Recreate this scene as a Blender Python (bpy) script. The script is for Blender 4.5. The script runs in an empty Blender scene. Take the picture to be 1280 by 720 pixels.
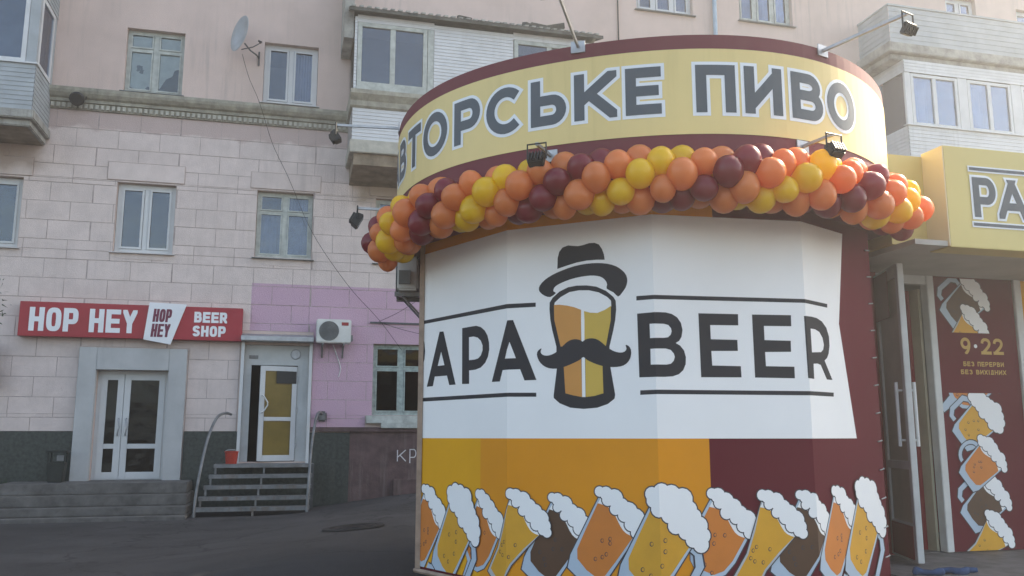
import bpy, bmesh, math, random
from mathutils import Vector, Matrix
from mathutils.geometry import tessellate_polygon
random.seed(7)
PI = math.pi
rad = math.radians
sc = bpy.context.scene
COL = sc.collection

# ------------------------------------------------------------------ camera, sky, sun, exposure
F_PX, HOR = 1100.0, 545.0
PITCH = math.atan((HOR - 360) / F_PX)
EYE = 1.6
cd = bpy.data.cameras.new('camera'); cam = bpy.data.objects.new('camera', cd); COL.objects.link(cam)
cam.location = (0, 0, EYE); cam.rotation_euler = (PI / 2 + PITCH, 0, 0)
cd.sensor_width = 36.0; cd.lens = 36.0 * F_PX / 1280.0
cd.clip_start = 0.05; cd.clip_end = 2000
sc.camera = cam

SUN_AZ, SUN_EL = rad(57), rad(41)          # azimuth clockwise from +Y, elevation
wd = bpy.data.worlds.new('World'); sc.world = wd; wd.use_nodes = True
nt = wd.node_tree; nt.nodes.clear()
sky = nt.nodes.new('ShaderNodeTexSky'); sky.sky_type = 'NISHITA'; sky.sun_disc = False
sky.sun_elevation = SUN_EL; sky.sun_rotation = SUN_AZ
sky.dust_density = 1.2; sky.air_density = 1.0; sky.ozone_density = 1.0
bg = nt.nodes.new('ShaderNodeBackground'); bg.inputs['Strength'].default_value = 0.13
wo = nt.nodes.new('ShaderNodeOutputWorld')
nt.links.new(sky.outputs[0], bg.inputs[0]); nt.links.new(bg.outputs[0], wo.inputs[0])
sl = bpy.data.lights.new('sun', 'SUN'); sl.energy = 5.0; sl.angle = rad(0.6); sl.color = (1, .95, .86)
so = bpy.data.objects.new('sun', sl); COL.objects.link(so)
sd = Vector((math.sin(SUN_AZ) * math.cos(SUN_EL), math.cos(SUN_AZ) * math.cos(SUN_EL), math.sin(SUN_EL)))
so.rotation_euler = sd.to_track_quat('Z', 'Y').to_euler(); so.location = sd * 40
sc.view_settings.view_transform = 'Standard'; sc.view_settings.look = 'None'
sc.view_settings.exposure = 1.9; sc.view_settings.gamma = 1.0
sc.view_settings.use_white_balance = True; sc.view_settings.white_balance_temperature = 7900; sc.view_settings.white_balance_tint = 8

# ------------------------------------------------------------------ calibration: photograph pixel -> place on a known surface
def ray(px, py):
    a, u = (px - 640) / F_PX, -(py - 360) / F_PX
    return Vector((a, math.cos(PITCH) - u * math.sin(PITCH), math.sin(PITCH) + u * math.cos(PITCH)))

# ------------------------------------------------------------------ materials
MATS = {}
def mat(name, col, rough=.7, var=.12, scale=3.0, bump=0.0, bscale=40.0, spec=.4, metal=0.0, col2=None, objrand=0.0, coat=0.0, detail=6.0):
    m = bpy.data.materials.new(name); m.use_nodes = True
    t = m.node_tree; b = t.nodes['Principled BSDF']
    b.inputs['Roughness'].default_value = rough; b.inputs['Metallic'].default_value = metal
    b.inputs['Specular IOR Level'].default_value = spec
    if coat: b.inputs['Coat Weight'].default_value = coat; b.inputs['Coat Roughness'].default_value = .15
    tc = t.nodes.new('ShaderNodeTexCoord')
    no = t.nodes.new('ShaderNodeTexNoise'); no.inputs['Scale'].default_value = scale; no.inputs['Detail'].default_value = detail
    no.inputs['Roughness'].default_value = .62
    t.links.new(tc.outputs['Object'], no.inputs['Vector'])
    mr = t.nodes.new('ShaderNodeMapRange'); mr.inputs[1].default_value = .3; mr.inputs[2].default_value = .72
    t.links.new(no.outputs['Fac'], mr.inputs[0])
    mx = t.nodes.new('ShaderNodeMix'); mx.data_type = 'RGBA'
    c2 = col2 or tuple(c * (1 - var * 2) for c in col)
    mx.inputs[6].default_value = (*col, 1); mx.inputs[7].default_value = (*c2, 1)
    if col2 is None: mx.inputs[6].default_value = (*[min(1, c * (1 + var * .6)) for c in col], 1)
    t.links.new(mr.outputs[0], mx.inputs[0])
    out = mx.outputs[2]
    if objrand:
        oi = t.nodes.new('ShaderNodeObjectInfo'); r2 = t.nodes.new('ShaderNodeMapRange')
        r2.inputs[3].default_value = 1 - objrand; r2.inputs[4].default_value = 1 + objrand
        t.links.new(oi.outputs['Random'], r2.inputs[0])
        mm = t.nodes.new('ShaderNodeMix'); mm.data_type = 'RGBA'; mm.blend_type = 'MULTIPLY'; mm.inputs[0].default_value = 1
        t.links.new(out, mm.inputs[6]); t.links.new(r2.outputs[0], mm.inputs[7]); out = mm.outputs[2]
    t.links.new(out, b.inputs['Base Color'])
    if bump:
        n2 = t.nodes.new('ShaderNodeTexNoise'); n2.inputs['Scale'].default_value = bscale; n2.inputs['Detail'].default_value = 4
        t.links.new(tc.outputs['Object'], n2.inputs['Vector'])
        bp = t.nodes.new('ShaderNodeBump'); bp.inputs['Strength'].default_value = bump; bp.inputs['Distance'].default_value = .02
        t.links.new(n2.outputs['Fac'], bp.inputs['Height']); t.links.new(bp.outputs[0], b.inputs['Normal'])
    MATS[name] = m
    return m

def M(n): return MATS[n]
def base_link(m):
    t = m.node_tree; b = t.nodes['Principled BSDF']
    l = [x for x in t.links if x.to_socket == b.inputs['Base Color']][0]
    return t, b, l.from_socket
def blend_mask(m, col, build):
    """mix a second paint colour over the base, with a mask built from object coordinates"""
    t, b, src = base_link(m)
    tc = [n for n in t.nodes if n.type == 'TEX_COORD'][0]
    fac = build(t, tc)
    mx = t.nodes.new('ShaderNodeMix'); mx.data_type = 'RGBA'
    t.links.new(fac, mx.inputs[0]); t.links.new(src, mx.inputs[6])
    mx.inputs[7].default_value = (*col, 1)
    t.links.new(mx.outputs[2], b.inputs['Base Color'])
def math_n(t, op, a, b=None, clamp=False):
    n = t.nodes.new('ShaderNodeMath'); n.operation = op; n.use_clamp = clamp
    for i, v in enumerate((a, b)):
        if v is None: continue
        if isinstance(v, (int, float)): n.inputs[i].default_value = v
        else: t.links.new(v, n.inputs[i])
    return n.outputs[0]
def box_mask(u0, u1, z0, z1, soft=.02, noise=0.0, nscale=3.0, amount=1.0):
    def f(t, tc):
        sp = t.nodes.new('ShaderNodeSeparateXYZ'); t.links.new(tc.outputs['Object'], sp.inputs[0])
        x, z = sp.outputs[0], sp.outputs[2]
        if noise:
            no = t.nodes.new('ShaderNodeTexNoise'); no.inputs['Scale'].default_value = nscale; no.inputs['Detail'].default_value = 5
            t.links.new(tc.outputs['Object'], no.inputs['Vector'])
            dn = math_n(t, 'MULTIPLY', math_n(t, 'SUBTRACT', no.outputs['Fac'], .5), noise * 2)
            x = math_n(t, 'ADD', x, dn); z = math_n(t, 'ADD', z, dn)
        def ramp(v, a): return math_n(t, 'MULTIPLY', math_n(t, 'SUBTRACT', v, a), 1 / soft, True)
        r = math_n(t, 'MULTIPLY', ramp(x, u0), math_n(t, 'SUBTRACT', 1.0, ramp(x, u1)))
        r = math_n(t, 'MULTIPLY', r, math_n(t, 'MULTIPLY', ramp(z, z0), math_n(t, 'SUBTRACT', 1.0, ramp(z, z1))))
        return math_n(t, 'MULTIPLY', r, amount)
    return f

mat('stucco', (.61, .475, .425), .9, .07, .9, .35, 60)
mat('block_paint', (.64, .54, .505), .85, .07, 2.2, .4, 55, objrand=.03)
mat('joint', (.46, .38, .36), .95, .2, 6)
mat('cornice', (.36, .34, .28), .9, .22, 4, .3, 40)
mat('dentil', (.46, .44, .38), .9, .15, 5)
mat('granite_green', (.045, .055, .05), .45, .35, 14, .05, 60, spec=.4)
mat('plinth_brown', (.12, .075, .075), .85, .25, 3, .3, 40)
mat('plaster_white', (.45, .455, .455), .8, .08, 1.5, .15, 50)
mat('pvc', (.56, .57, .575), .4, .05, 2, spec=.5)
mat('pvc_dull', (.52, .54, .54), .5, .1, 2)
mat('old_wood_white', (.46, .49, .46), .7, .18, 6, .2, 30)
mat('old_wood_green', (.36, .44, .42), .7, .25, 8, .2, 30)
mat('sill_metal', (.22, .24, .24), .5, .2, 5, metal=.3)
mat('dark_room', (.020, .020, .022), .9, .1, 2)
mat('curtain', (.42, .45, .50), .9, .15, 4)
mat('curtain_orange', (.42, .17, .05), .9, .2, 8)
mat('foil', (.55, .57, .55), .6, .12, 5)
mat('siding', (.60, .61, .62), .55, .08, 1.5)
mat('siding_grey', (.36, .39, .41), .6, .12, 1.5)
mat('slab_concrete', (.36, .35, .32), .9, .25, 3, .3, 30)
mat('raw_plaster', (.30, .24, .18), .95, .25, 3, .3, 30)
mat('roof_sheet', (.10, .10, .09), .8, .35, 4)
mat('asphalt', (.052, .049, .050), .88, .22, 1.1, .6, 120, detail=9)
mat('manhole_iron', (.012, .011, .011), .6, .3, 8)
mat('asphalt_patch', (.028, .026, .027), .9, .25, 5, .6, 90)
mat('concrete_step', (.145, .137, .130), .9, .25, 3.5, .5, 50)
mat('steel_grey', (.20, .205, .21), .5, .2, 6, metal=.35)
mat('steel_dark', (.10, .105, .11), .6, .2, 6, metal=.3)
mat('galv', (.42, .43, .45), .45, .15, 8, metal=.6)
mat('sign_red', (.36, .022, .035), .45, .06, 1.5)
mat('sign_white', (.75, .76, .78), .5, .04, 2)
mat('sign_maroon', (.16, .02, .05), .5, .05, 2)
mat('black_plastic', (.018, .018, .02), .45, .2, 5)
mat('cable_black', (.02, .02, .02), .7, .1, 5)
mat('bin_dark', (.025, .03, .027), .6, .2, 6)
mat('bucket_red', (.40, .035, .02), .45, .12, 6)
mat('dish_grey', (.40, .41, .42), .5, .12, 4, metal=.1)
mat('ac_white', (.62, .62, .59), .5, .08, 4)
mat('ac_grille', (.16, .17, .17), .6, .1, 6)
mat('brand_red', (.30, .03, .03), .5, .05, 4)
mat('film_yellow', (.20, .135, .03), .35, .15, 2, spec=.5)
mat('paper_dark', (.03, .03, .03), .7, .1, 3)
mat('pipe_blue', (.34, .44, .52), .5, .12, 3)
# kiosk print
mat('vinyl_maroon', (.115, .006, .018), .68, .08, .7, .12, 2.2, spec=.15)
mat('drum_maroon', (.15, .022, .035), .62, .08, .7, .12, 2.2, spec=.3)
mat('drum_yellow', (.74, .575, .25), .5, .05, .7, spec=.35)
mat('vinyl_white', (.82, .82, .82), .62, .03, .7, .12, 2.2, spec=.3)
mat('vinyl_orange', (.72, .27, .012), .62, .06, .7, .12, 2.2, spec=.18)
mat('vinyl_orange_dark', (.52, .20, .035), .5, .06, .7, spec=.35)
mat('vinyl_yellow', (.74, .345, .010), .62, .06, .7, .12, 2.2, spec=.18)
mat('print_dark', (.020, .023, .032), .62, .08, 2, spec=.2)
mat('print_line', (.03, .03, .045), .5, .05, 2)
mat('print_glass', (.40, .50, .60), .5, .04, 2)
mat('print_glass_dim', (.42, .44, .46), .5, .04, 2)
mat('beer_orange', (.60, .18, .025), .5, .06, 3)
mat('beer_yellow', (.66, .32, .02), .5, .06, 3)
mat('beer_brown', (.085, .036, .016), .5, .12, 3)
mat('logo_orange', (.58, .25, .05), .5, .04, 3)
mat('logo_yellow', (.58, .38, .06), .5, .04, 3)
mat('print_gold', (.50, .30, .07), .5, .05, 3)
mat('letter_slate', (.055, .075, .095), .45, .06, 2)
mat('letter_white', (.74, .77, .80), .45, .03, 2)
mat('trim_tan', (.36, .26, .20), .6, .2, 6)
mat('plinth_tan', (.13, .09, .05), .8, .3, 5, .3, 30)
mat('soffit', (.42, .41, .38), .8, .1, 2)
mat('shop_yellow', (.60, .49, .19), .5, .05, .8)
mat('shop_strip', (.64, .55, .36), .5, .05, .8)
mat('door_alu', (.56, .57, .56), .4, .1, 3)
mat('door_red', (.24, .02, .03), .5, .1, 3)
mat('panel_beige', (.40, .36, .27), .4, .12, 2, spec=.5)
mat('tile_grey', (.15, .14, .14), .6, .25, 6, .15, 40)
mat('mat_blue', (.02, .06, .15), .85, .3, 10)
mat('soil', (.03, .028, .018), .95, .3, 6, .6, 30)
mat('leaf', (.035, .07, .03), .7, .3, 4, objrand=.1)
mat('bark', (.07, .055, .045), .95, .3, 8, .6, 30)
mat('plaque_blue', (.02, .025, .10), .5, .1, 3)
mat('chalk', (.62, .62, .64), .9, .1, 3)

# painted fields and stains that belong to the wall itself
blend_mask(M('block_paint'), (.51, .335, .42), box_mask(.63, 9, 1.0, 5.07, .01))
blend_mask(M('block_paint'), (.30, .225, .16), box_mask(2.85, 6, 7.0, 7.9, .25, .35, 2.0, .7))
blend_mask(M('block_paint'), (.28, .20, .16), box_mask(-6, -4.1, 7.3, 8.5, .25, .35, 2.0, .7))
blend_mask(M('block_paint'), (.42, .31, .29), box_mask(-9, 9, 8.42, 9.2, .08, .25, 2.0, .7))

def streaks(lo, amt, sx=7.0, sz=.45):
    def f(t, tc):
        mp = t.nodes.new('ShaderNodeMapping'); mp.inputs['Scale'].default_value = (sx, sx, sz); t.links.new(tc.outputs['Object'], mp.inputs[0])
        no = t.nodes.new('ShaderNodeTexNoise'); no.inputs['Scale'].default_value = 1.0; no.inputs['Detail'].default_value = 6; no.inputs['Roughness'].default_value = .65
        t.links.new(mp.outputs[0], no.inputs['Vector'])
        n2 = t.nodes.new('ShaderNodeTexNoise'); n2.inputs['Scale'].default_value = .35; n2.inputs['Detail'].default_value = 4; t.links.new(tc.outputs['Object'], n2.inputs['Vector'])
        a = math_n(t, 'MULTIPLY', math_n(t, 'SUBTRACT', no.outputs['Fac'], lo), 5.0, True); b_ = math_n(t, 'MULTIPLY', math_n(t, 'SUBTRACT', n2.outputs['Fac'], .42), 5.0, True)
        return math_n(t, 'MULTIPLY', math_n(t, 'MULTIPLY', a, b_), amt)
    return f
for nm_, c_, a_ in (('stucco', (.40, .33, .30), .75), ('block_paint', (.42, .35, .33), .5), ('cornice', (.17, .17, .14), .8), ('slab_concrete', (.16, .15, .13), .8), ('granite_green', (.09, .09, .08), .5),
                    ('plinth_brown', (.20, .17, .16), .7), ('plaster_white', (.27, .28, .28), .5), ('siding', (.40, .40, .39), .5), ('drum_yellow', (.52, .40, .17), .35), ('shop_yellow', (.42, .34, .14), .35), ('steel_grey', (.16, .09, .05), .6)):
    blend_mask(M(nm_), c_, streaks(.5, a_))
def splash(t, tc):
    sp = t.nodes.new('ShaderNodeSeparateXYZ'); t.links.new(tc.outputs['Object'], sp.inputs[0])
    no = t.nodes.new('ShaderNodeTexNoise'); no.inputs['Scale'].default_value = 9; no.inputs['Detail'].default_value = 8; t.links.new(tc.outputs['Object'], no.inputs['Vector'])
    return math_n(t, 'MULTIPLY', math_n(t, 'SUBTRACT', no.outputs['Fac'], .56), 3.0, True)
for nm_ in ('concrete_step', 'asphalt_patch'): blend_mask(M(nm_), (.07, .065, .058), splash)
def glass_mat(name, tint, fac, fw_=.9):
    m = bpy.data.materials.new(name); m.use_nodes = True; t = m.node_tree; t.nodes.clear()
    tr = t.nodes.new('ShaderNodeBsdfTransparent'); tr.inputs[0].default_value = (*tint, 1)
    gl = t.nodes.new('ShaderNodeBsdfGlossy'); gl.inputs[0].default_value = (.85, .9, .95, 1); gl.inputs[1].default_value = .03
    no = t.nodes.new('ShaderNodeTexNoise'); no.inputs['Scale'].default_value = 1.6
    tc = t.nodes.new('ShaderNodeTexCoord'); t.links.new(tc.outputs['Object'], no.inputs['Vector'])
    bp = t.nodes.new('ShaderNodeBump'); bp.inputs['Strength'].default_value = .35; bp.inputs['Distance'].default_value = .06
    t.links.new(no.outputs['Fac'], bp.inputs['Height']); t.links.new(bp.outputs[0], gl.inputs['Normal'])
    lw = t.nodes.new('ShaderNodeLayerWeight'); lw.inputs[0].default_value = .35
    a = math_n(t, 'ADD', math_n(t, 'MULTIPLY', lw.outputs['Fresnel'], fw_), fac, True)
    mx = t.nodes.new('ShaderNodeMixShader'); t.links.new(a, mx.inputs[0])
    t.links.new(tr.outputs[0], mx.inputs[1]); t.links.new(gl.outputs[0], mx.inputs[2])
    o = t.nodes.new('ShaderNodeOutputMaterial'); t.links.new(mx.outputs[0], o.inputs[0])
    MATS[name] = m
glass_mat('pane', (.60, .66, .76), .06, .62)
glass_mat('pane_dark', (.25, .28, .30), .0, .5)
glass_mat('pane_clear', (.85, .88, .88), .02)

def balloon_mat(name, col, glow=None, share=.45):
    m = bpy.data.materials.new(name); m.use_nodes = True; t = m.node_tree
    b = t.nodes['Principled BSDF']; o = t.nodes['Material Output']
    b.inputs['Base Color'].default_value = (*col, 1); b.inputs['Roughness'].default_value = .36
    b.inputs['Specular IOR Level'].default_value = .35
    oi = t.nodes.new('ShaderNodeObjectInfo')
    hs = t.nodes.new('ShaderNodeHueSaturation'); hs.inputs['Color'].default_value = (*col, 1)
    r = t.nodes.new('ShaderNodeMapRange'); r.inputs[3].default_value = .86; r.inputs[4].default_value = 1.1
    t.links.new(oi.outputs['Random'], r.inputs[0]); t.links.new(r.outputs[0], hs.inputs['Value'])
    t.links.new(hs.outputs[0], b.inputs['Base Color'])
    tr = t.nodes.new('ShaderNodeBsdfTranslucent'); tr.inputs[0].default_value = (*(glow or col), 1)
    mx = t.nodes.new('ShaderNodeMixShader'); mx.inputs[0].default_value = share
    b.inputs['Coat Weight'].default_value = .5; b.inputs['Coat Roughness'].default_value = .1
    t.links.new(b.outputs[0], mx.inputs[1]); t.links.new(tr.outputs[0], mx.inputs[2]); t.links.new(mx.outputs[0], o.inputs[0])
    MATS[name] = m
balloon_mat('balloon_orange', (.90, .29, .085))
balloon_mat('balloon_yellow', (.95, .63, .015))
balloon_mat('balloon_maroon', (.22, .010, .028), (.55, .02, .07), .40)

# ------------------------------------------------------------------ mesh helpers
class MB:
    def __init__(s): s.v, s.f, s.m, s.mi = [], [], [], 0
    def face(s, pts):
        i = len(s.v); s.v += [tuple(p) for p in pts]; s.f.append(tuple(range(i, i + len(pts)))); s.m.append(s.mi); return s
    def box(s, x0, x1, y0, y1, z0, z1):
        x0, x1 = min(x0, x1), max(x0, x1); y0, y1 = min(y0, y1), max(y0, y1); z0, z1 = min(z0, z1), max(z0, z1)
        i = len(s.v)
        s.v += [(x, y, z) for z in (z0, z1) for x, y in ((x0, y0), (x1, y0), (x1, y1), (x0, y1))]
        for q in ((3, 2, 1, 0), (4, 5, 6, 7), (0, 1, 5, 4), (1, 2, 6, 5), (2, 3, 7, 6), (3, 0, 4, 7)):
            s.f.append(tuple(i + k for k in q)); s.m.append(s.mi)
        return s
    def prism(s, poly, axis, a0, a1):
        """extrude a 2-D polygon along an axis: 'x' -> poly=(y,z); 'y' -> (x,z); 'z' -> (x,y)"""
        def P(p, a): return (a, p[0], p[1]) if axis == 'x' else ((p[0], a, p[1]) if axis == 'y' else (p[0], p[1], a))
        i = len(s.v); n = len(poly)
        s.v += [P(p, a0) for p in poly] + [P(p, a1) for p in poly]
        s.f.append(tuple(i + k for k in range(n))); s.f.append(tuple(i + n + k for k in reversed(range(n)))); s.m += [s.mi] * 2
        for k in range(n):
            k2 = (k + 1) % n
            s.f.append((i + k, i + n + k, i + n + k2, i + k2)); s.m.append(s.mi)
        return s
    def tube(s, pts, r, seg=8, cap=True):
        pts = [Vector(p) for p in pts]; rs = r if isinstance(r, (list, tuple)) else [r] * len(pts)
        i = len(s.v); prev = None
        for k, p in enumerate(pts):
            t = (pts[min(k + 1, len(pts) - 1)] - pts[max(k - 1, 0)]).normalized()
            if prev is None:
                a = t.cross(Vector((0, 0, 1)))
                if a.length < .1: a = t.cross(Vector((1, 0, 0)))
            else: a = prev - t * prev.dot(t)
            a.normalize(); b = t.cross(a); prev = a
            for q in range(seg):
                w = 2 * PI * q / seg
                s.v.append(tuple(p + (a * math.cos(w) + b * math.sin(w)) * rs[k]))
        for k in range(len(pts) - 1):
            for q in range(seg):
                q2 = (q + 1) % seg
                s.f.append((i + k * seg + q, i + k * seg + q2, i + (k + 1) * seg + q2, i + (k + 1) * seg + q)); s.m.append(s.mi)
        if cap:
            s.f.append(tuple(i + q for q in reversed(range(seg)))); s.m.append(s.mi)
            s.f.append(tuple(i + (len(pts) - 1) * seg + q for q in range(seg))); s.m.append(s.mi)
        return s
    def lathe(s, prof, seg=16, c=(0, 0, 0), ax='z'):
        i = len(s.v); n = len(prof)
        for q in range(seg):
            w = 2 * PI * q / seg
            for r, h in prof:
                p = (r * math.cos(w), r * math.sin(w), h)
                if ax == 'y': p = (p[0], p[2], p[1])
                s.v.append((p[0] + c[0], p[1] + c[1], p[2] + c[2]))
        for q in range(seg):
            q2 = (q + 1) % seg
            for k in range(n - 1):
                s.f.append((i + q * n + k, i + q2 * n + k, i + q2 * n + k + 1, i + q * n + k + 1)); s.m.append(s.mi)
        return s
    def mesh(s, name, mats, smooth=False, bevel=0):
        me = bpy.data.meshes.new(name); me.from_pydata(s.v, [], s.f)
        for m in (mats if isinstance(mats, (list, tuple)) else [mats]): me.materials.append(M(m))
        me.polygons.foreach_set('material_index', s.m)
        b = bmesh.new(); b.from_mesh(me)
        bmesh.ops.remove_doubles(b, verts=b.verts, dist=1e-5)
        bmesh.ops.recalc_face_normals(b, faces=b.faces)
        if bevel: bmesh.ops.bevel(b, geom=[e for e in b.edges if e.calc_face_angle(0) > .5], offset=bevel, segments=2, affect='EDGES', clamp_overlap=True)
        b.to_mesh(me); b.free()
        if smooth: me.polygons.foreach_set('use_smooth', [True] * len(me.polygons))
        me.update(); return me
    def obj(s, name, mats, parent=None, loc=None, rot=None, smooth=False, bevel=0):
        o = bpy.data.objects.new(name, s.mesh(name, mats, smooth, bevel)); COL.objects.link(o)
        if parent: o.parent = parent
        if loc is not None: o.location = loc
        if rot is not None: o.rotation_euler = rot
        return o

def tag(o, label=None, cat=None, group=None, kind=None):
    for k, v in (('label', label), ('category', cat), ('group', group), ('kind', kind)):
        if v: o[k] = v
    return o
def empty(name, label, cat, loc=(0, 0, 0), rz=0, group=None):
    o = bpy.data.objects.new(name, None); COL.objects.link(o); o.location = loc; o.rotation_euler = (0, 0, rz)
    o.empty_display_size = .1
    return tag(o, label, cat, group)
def link_mesh(name, me, parent=None, loc=None, rot=None, scale=None):
    o = bpy.data.objects.new(name, me); COL.objects.link(o)
    if parent: o.parent = parent
    if loc is not None: o.location = loc
    if rot is not None: o.rotation_euler = rot
    if scale is not None: o.scale = scale
    return o

# flat print: loops in a 2-D plane, cut at fold lines, wrapped onto a surface
class Flat:
    def __init__(s): s.bm = bmesh.new(); s.layers = []
    def poly(s, loops, mi=0, h=0.0):
        if not isinstance(loops[0][0], (list, tuple)): loops = [loops]
        vs = [[Vector((p[0], p[1], 0)) for p in lp] for lp in loops]
        flat = [p for lp in vs for p in lp]
        bv = [s.bm.verts.new((p.x, p.y, h)) for p in flat]
        for tri in tessellate_polygon(vs):
            try:
                f = s.bm.faces.new([bv[i] for i in tri]); f.material_index = mi
                f.normal_update()
                if f.normal.z < 0: f.normal_flip()
            except ValueError: pass
        return s
    def disc(s, x, y, r, mi=0, h=0.0, n=14):
        vs = [s.bm.verts.new((x + r * math.cos(2 * PI * k / n), y + r * math.sin(2 * PI * k / n), h)) for k in range(n)]
        s.bm.faces.new(vs).material_index = mi; return s
    def add_mesh(s, me, mi=0, h=0.0, fn=None):
        n0 = len(s.bm.verts); s.bm.from_mesh(me); s.bm.verts.ensure_lookup_table()
        for v in list(s.bm.verts)[n0:]:
            x, y = fn(v.co.x, v.co.y) if fn else (v.co.x, v.co.y)
            v.co = (x, y, h)
        return s
    def clip(s, x0=None, x1=None, y0=None, y1=None):
        for co, no in ((x0, (-1, 0)), (x1, (1, 0)), (y0, (0, -1)), (y1, (0, 1))):
            if co is None: continue
            p = (co, 0, 0) if no[0] else (0, co, 0)
            bmesh.ops.bisect_plane(s.bm, geom=s.bm.verts[:] + s.bm.edges[:] + s.bm.faces[:], plane_co=p, plane_no=(*no, 0), clear_outer=True)
        return s
    def cuts(s, xs):
        for x in xs:
            bmesh.ops.bisect_plane(s.bm, geom=s.bm.verts[:] + s.bm.edges[:] + s.bm.faces[:], plane_co=(x, 0, 0), plane_no=(1, 0, 0))
        return s
    def obj(s, name, mats, parent, wrap, cuts=()):
        if cuts: s.cuts(cuts)
        for v in s.bm.verts: v.co = wrap(v.co.x, v.co.y, v.co.z)
        me = bpy.data.meshes.new(name)
        s.bm.to_mesh(me); s.bm.free()
        for m in (mats if isinstance(mats, (list, tuple)) else [mats]): me.materials.append(M(m))
        o = bpy.data.objects.new(name, me); COL.objects.link(o)
        if parent: o.parent = parent
        return o

def catmull(pts, n=5, closed=True):
    out = []; N = len(pts)
    rng = range(N) if closed else range(N - 1)
    for i in rng:
        p0, p1, p2, p3 = [pts[(i + k) % N] if closed else pts[max(0, min(N - 1, i + k))] for k in (-1, 0, 1, 2)]
        for q in range(n):
            t = q / n
            out.append(tuple(.5 * (2 * p1[c] + (p2[c] - p0[c]) * t + (2 * p0[c] - 5 * p1[c] + 4 * p2[c] - p3[c]) * t * t + (3 * p1[c] - p0[c] - 3 * p2[c] + p3[c]) * t ** 3) for c in range(len(p1))))
    if not closed: out.append(tuple(pts[-1]))
    return out

def arc(cx, cy, rx, ry, a0, a1, n=12, e=2.0):
    out = []
    for k in range(n + 1):
        a = rad(a0 + (a1 - a0) * k / n); c, d = math.cos(a), math.sin(a)
        out.append((cx + rx * math.copysign(abs(c) ** (2 / e), c), cy + ry * math.copysign(abs(d) ** (2 / e), d)))
    return out
def glyph(ch, e=2.0):
    """stroke centre lines of a capital in the unit square: list of (points, closed, end extension)"""
    V0, V1 = ([(0, 0), (0, 1)], 0, .5), ([(1, 0), (1, 1)], 0, .5)
    def bowl(y0, y1, w): return ([(0, y1)] + arc(w - .36, (y0 + y1) / 2, .36, (y1 - y0) / 2, 90, -90, 12, e) + [(0, y0)], 0, 0)
    G = {'H': [V0, V1, ([(0, .5), (1, .5)], 0, 0)], 'O': [(arc(.5, .5, .5, .5, 0, 360, 28, e)[:-1], 1, 0)],
         'P': [V0, bowl(.40, 1, 1)], 'B': [V0, bowl(.53, 1, .90), bowl(0, .53, 1)], 'E': [V0, ([(0, 1), (1, 1)], 0, .5), ([(0, .5), (.9, .5)], 0, .5), ([(0, 0), (1, 0)], 0, .5)],
         'Y': [([(0, 1), (.5, .40)], 0, (1, .2)), ([(1, 1), (.5, .40)], 0, (1, .2)), ([(.5, .44), (.5, 0)], 0, (0, .5))], 'R': [V0, bowl(.42, 1, .95), ([(.50, .42), (1, 0)], 0, (0, 1))],
         'S': [(catmull([(.97, .80), (.80, .97), (.5, 1), (.16, .95), (.02, .76), (.16, .58), (.5, .5), (.84, .42), (.98, .24), (.84, .05), (.5, 0), (.18, .03), (.03, .20)], 3, False), 0, 0)],
         'T': [([(0, 1), (1, 1)], 0, .5), ([(.5, 0), (.5, 1)], 0, .5)], 'C': [(arc(.54, .5, .54, .5, 48, 312, 24, e), 0, .1)],
         'Ь': [V0, bowl(0, .56, 1)], 'К': [V0, ([(0, .34), (.95, 1)], 0, (0, 1)), ([(.32, .55), (1, 0)], 0, (0, 1))], 'П': [V0, V1, ([(0, 1), (1, 1)], 0, .5)],
         'И': [V0, V1, ([(0, .06), (1, .94)], 0, 1)], 'A': [([(0, 0), (.5, 1)], 0, 1), ([(1, 0), (.5, 1)], 0, 1), ([(.2, .27), (.8, .27)], 0, 0)],
         'Б': [V0, ([(0, 1), (.9, 1)], 0, .5), bowl(0, .56, 1)], 'З': [(catmull([(.03, .85), (.25, .98), (.55, 1), (.88, .88), (.9, .66), (.62, .53), (.4, .53)], 3, False), 0, .1), (catmull([(.4, .53), (.66, .52), (.95, .38), (.96, .15), (.7, .01), (.4, 0), (.02, .12)], 3, False), 0, .1)],
         'Х': [([(0, 0), (1, 1)], 0, 1), ([(0, 1), (1, 0)], 0, 1)], 'І': [([(.5, 0), (.5, 1)], 0, .5)], 'Д': [([(0, 0), (1, 0)], 0, .5), ([(.2, 0), (.35, 1)], 0, .3), ([(.85, 0), (.85, 1)], 0, .5), ([(.35, 1), (.85, 1)], 0, .5)],
         '9': [(arc(.5, .68, .5, .32, 0, 360, 24)[:-1], 1, 0), (catmull([(1, .68), (.96, .42), (.78, .15), (.5, -.05)], 3, False), 0, .3)],
         '2': [(catmull([(.03, .72), (.12, .92), (.45, 1.02), (.85, .92), (.95, .70), (.8, .48), (.4, .2), (.06, 0)], 3, False), 0, 0), ([(0, 0), (1, 0)], 0, .5)]}
    for a, b_ in (('А', 'A'), ('В', 'B'), ('Т', 'T'), ('О', 'O'), ('Р', 'P'), ('С', 'C'), ('Е', 'E'), ('Н', 'H')): G[a] = G[b_]
    return G[ch]
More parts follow.
